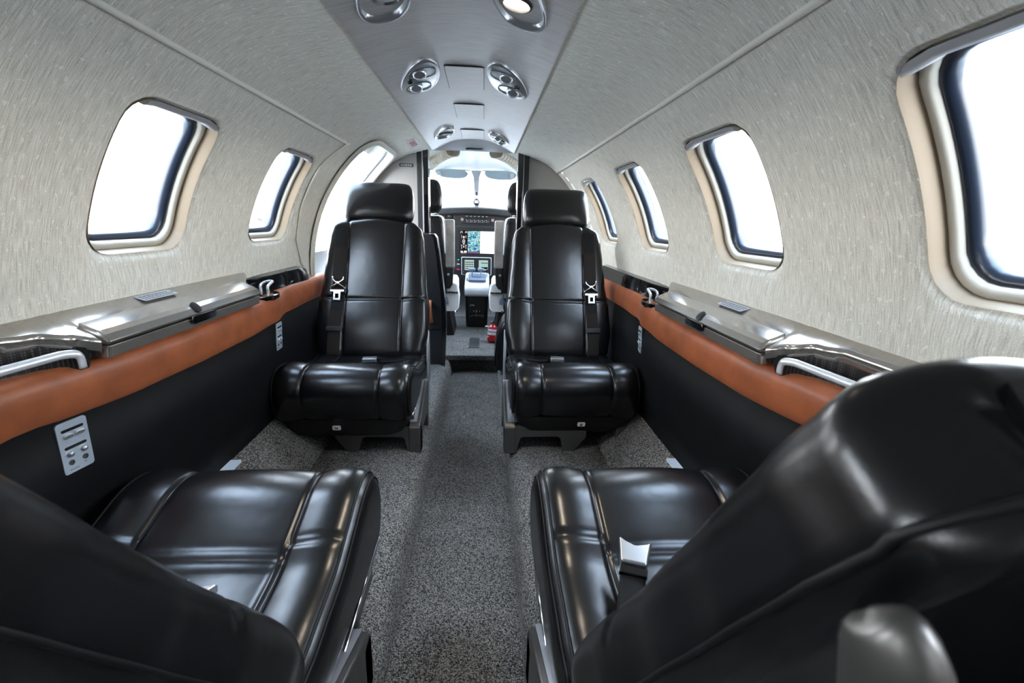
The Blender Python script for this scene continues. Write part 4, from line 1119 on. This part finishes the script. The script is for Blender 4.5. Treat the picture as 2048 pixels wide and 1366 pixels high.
# ------------------------------------------------------------------ pilot seats
def pilot(s):
    root = thing('pilot_seat', 'black pilot seat with white sheepskin cushion and grey armrest, ' + ('left side of' if s < 0 else 'right side of') + ' the cockpit', 'pilot seat', (s*.405, 3.65, .13), 'pilot seats')
    def ad(nm, mb, m, par=None, **kw):
        mb.v = [(s*p[0] - s*.405, p[1] - 3.65, p[2] - .13) for p in mb.v]; return obj(nm, mb, m, par or root, **kw)
    # all x given for the right-hand seat
    mb = MB(); rings = []
    for z in [lerp(1.095, 1.34, .5 - .5*cos(pi*k/20)) for k in range(21)]:
        v = 2*(z - 1.095)/.245 - 1; e = (1 - abs(v)**3)**(1/3) if abs(v) < 1 else 0
        w = .155*(.55 + .45*e)*(1 - .10*max(0, v)); t = .055*max(e, .12)
        rings.append([(.395 + w*(abs(cos(a))**.5)*(1 if cos(a) > 0 else -1), 3.60 + .012*v + t*(abs(sin(a))**.75)*(1 if sin(a) > 0 else -1), z) for a in [2*pi*k/40 for k in range(40)]])
    mb.loft(rings); ad('headrest', mb, M_LEATHER, smooth=True)
    mb = MB(); mb.tube([(.30, 3.60, 1.11), (.30, 3.60, 1.06)], .010, 10); mb.tube([(.48, 3.60, 1.11), (.48, 3.60, 1.06)], .010, 10); mb.box((.27, 3.565, 1.082), (.51, 3.575, 1.094)); ad('headrest_post', mb, M_CHROME, smooth=40)
    mb = MB(); rings = []
    for z, w, y0, y1 in ((.50, .185, 3.56, 3.70), (.60, .19, 3.555, 3.70), (.85, .185, 3.555, 3.68), (1.02, .175, 3.565, 3.67), (1.065, .165, 3.575, 3.665), (1.082, .14, 3.59, 3.655)):
        rings.append([(x, y, z) for x, y in rrect(2*w, y1 - y0, .045, 6, .40, (y0 + y1)/2)])
    mb.loft(rings); bk = ad('backrest', mb, M_LEATHER, smooth=50)
    mb = MB(); mb.tube(catmull([(.515, 3.565, 1.07), (.30, 3.565, 1.078), (.262, 3.562, 1.076), (.240, 3.560, 1.055), (.228, 3.556, .98), (.222, 3.552, .80)], 6, False), .0045, 8); ad('piping', mb, M_SILVERPL, bk, smooth=True)
    mb = MB(); mb.box((.25, 3.548, .86), (.56, 3.556, .866)); ad('pocket_edge', mb, M_LEATHER2, bk, bevel=.002)
    mb = MB(); mb.prism(rrect(.078, .365, .016, cx=.192, cy=.872), 3.57, 3.635); ad('armrest', mb, M_GREYLEATHER, bevel=.014, seg=3)
    mb = MB(); mb.prism([(.160, .688), (.226, .688), (.26, .56), (.26, .53), (.19, .53), (.170, .56)], 3.575, 3.63); br2 = ad('armrest_bracket', mb, M_BLACK, bevel=.004)
    mb = MB(); mb.lathe([(.010, 0), (.010, .01), (.006, .012)], 12, Matrix.Translation((.200, 3.575, .64)) @ Matrix.Rotation(radians(90), 4, 'X')); ad('pivot_bolt', mb, M_SILVER, br2, smooth=40)
    mb = MB(); mb.loft([[(x, y, z) for x, y in rrect(.42*k, .42*k, .07, 7, .350, 3.87)] for z, k in ((.44, .9), (.455, .98), (.50, 1.0), (.56, .99), (.585, .93), (.59, .8))]); ad('sheepskin_cushion', mb, M_SHEEP, smooth=50)
    mb = MB(); mb.loft([[(x, y, z) for x, y in rrect(w, .08, .02, 5, cx, 3.645)] for z, w, cx in ((.345, .10, .190), (.37, .115, .180), (.47, .120, .175), (.555, .105, .180), (.572, .08, .19))]); ad('sheepskin_skirt', mb, M_SHEEP, smooth=50)
    mb = MB()
    for k2 in range(5): mb.lathe([(.004, -.008), (.010, 0), (.004, .008)], 10, Matrix.Translation((.135 + k2*.020, 3.598, .497)) @ Matrix.Rotation(pi/2, 4, 'Y'))
    mb.tube([(.135, 3.598, .497), (.225, 3.598, .497)], .005, 8); ad('adjuster_grip', mb, M_BLACK, smooth=40)
    mb = MB(); mb.lathe([(.022, 0), (.024, .02), (.016, .05), (.004, .055)], 14, Matrix.Translation((.225, 3.60, .405))); ad('adjuster_knob', mb, M_BLUEGREY, smooth=40)
    mb = MB(); mb.prism([(.16, .13), (.60, .13), (.60, .44), (.22, .44), (.20, .34)], 3.66, 4.02); ad('seat_base', mb, M_BLACK, bevel=.01)
    mb = MB(); mb.tube([(.145, 3.61, .352), (.145, 3.61, .338)], .008, 8); mb.tube([(.225, 3.61, .352), (.225, 3.61, .338)], .008, 8); ad('guide_pin', mb, M_CHROME, smooth=40)
pilot(-1); pilot(1)

# ------------------------------------------------------------------ extinguisher, deck plate
root = thing('fire_extinguisher', 'small red fire extinguisher with white label standing on the cockpit floor', 'fire extinguisher', (.142, 3.45, .131))
root.rotation_euler = (radians(-6), radians(5), 0)
mb = MB(); mb.lathe([(.010, 0), (.028, .004), (.036, .018), (.038, .04), (.038, .110), (.034, .126), (.022, .138), (.014, .142), (.014, .15)], 28); cy = obj('cylinder', mb, M_RED, root, smooth=50)
mb = MB(); mb.lathe([(.0384, .062), (.0386, .063), (.0386, .082), (.0384, .083)], 28, cap=False); obj('white_band', mb, M_SIGN, cy, smooth=True)
mb = MB(); mb.lathe([(.0384, .089), (.0386, .090), (.0386, .107), (.0382, .108)], 28, cap=False); obj('white_band', mb, M_SIGN, cy, smooth=True)
mb = MB(); mb.lathe([(.013, .148), (.015, .152), (.012, .166), (.005, .168)], 16); va = obj('valve', mb, M_BLACK, root, smooth=40)
mb = MB(); mb.box((-.010, -.045, .164), (.010, .022, .170)); mb.box((-.009, -.040, .153), (.009, .010, .158)); obj('lever', mb, M_BLACK, va, bevel=.002)
mb = MB(); mb.lathe([(.008, 0), (.009, .01), (.006, .012)], 14, Matrix.Translation((-.013, 0, .157)) @ Matrix.Rotation(radians(-90), 4, 'Y')); obj('gauge', mb, M_CHROME, va, smooth=40)
mb = MB(); mb.box((-.038, -.0405, .044), (-.03, -.02, .05)); mb.tube([(-.030, -.02, .120), (-.055, -.025, .128), (-.062, -.026, .122)], .005, 8); obj('nozzle', mb, M_SIGN, root, bevel=.001)
mb = MB(); mb.prism(rrect(.082, .30, .006), 0, .004, 'z'); o = obj('deck_plate', mb, M_BLACK, bevel=.001); o.location = (.008, 3.43, .130)
tag(o, 'flat black access plate set in the cockpit carpet', 'floor plate')
mb = MB()
for k2 in range(8): mb.box((-.03, -.12 + k2*.032, .004), (.03, -.112 + k2*.032, .0048))
obj('tread_rib', mb, M_DARKPL, o)

# ------------------------------------------------------------------ outside, light, camera
mb = MB(); mb.add([(-60, -60, -1.1), (60, -60, -1.1), (60, 60, -1.1), (-60, 60, -1.1)], [(0, 1, 2, 3)])
struct(obj('ground', mb, M_GROUND))

w = bpy.data.worlds.new('sky'); SC.world = w; w.use_nodes = True; nt = w.node_tree; bg = nt.nodes['Background']
tc = N(nt, 'ShaderNodeTexCoord'); sx = N(nt, 'ShaderNodeSeparateXYZ'); nt.links.new(tc.outputs['Generated'], sx.inputs[0])
r = ramp(nt, sx.outputs['Z'], [(0, (1.0, 1.0, 1.0)), (.25, (.84, .92, 1.0)), (1, (.52, .72, 1.0))])
nt.links.new(r.outputs['Color'], bg.inputs['Color']); bg.inputs['Strength'].default_value = 1.0

def spot(x, y, power):
    l = bpy.data.lights.new('reading_lamp', 'SPOT'); l.energy = power; l.color = (1, .86, .68); l.spot_size = radians(95); l.spot_blend = .6; l.shadow_soft_size = .02
    o = bpy.data.objects.new('reading_lamp', l); COL.objects.link(o); o.location = (x, y, pan_z(x) - .03)
    return o
spot(.133, 1.05, .5)

cam = bpy.data.cameras.new('camera'); co = bpy.data.objects.new('camera', cam); COL.objects.link(co); SC.camera = co
cam.sensor_width = 36; cam.lens = 36*910/2048; cam.clip_start = .02; cam.clip_end = 300
yaw, pitch, roll = radians(3.857), radians(14.738), radians(1.729)
fwd = Vector((sin(yaw)*cos(pitch), cos(yaw)*cos(pitch), -sin(pitch))); rt = Vector((cos(yaw), -sin(yaw), 0)); up = rt.cross(fwd)
r2 = rt*cos(roll) + up*sin(roll); u2 = up*cos(roll) - rt*sin(roll)
co.matrix_world = Matrix(((r2.x, u2.x, -fwd.x, .0696), (r2.y, u2.y, -fwd.y, 0), (r2.z, u2.z, -fwd.z, 1.05), (0, 0, 0, 1)))
cam.dof.use_dof = True; cam.dof.focus_distance = 1.9; cam.dof.aperture_fstop = 7.1

SC.view_settings.view_transform = 'Standard'; SC.view_settings.look = 'None'; SC.view_settings.exposure = 4.65; SC.view_settings.gamma = 1
SC.view_settings.use_curve_mapping = False
SC.cycles.use_denoising = True
SC.cycles.max_bounces = 14; SC.cycles.diffuse_bounces = 8; SC.cycles.glossy_bounces = 5; SC.cycles.transparent_max_bounces = 12
SC.cycles.sample_clamp_indirect = 6
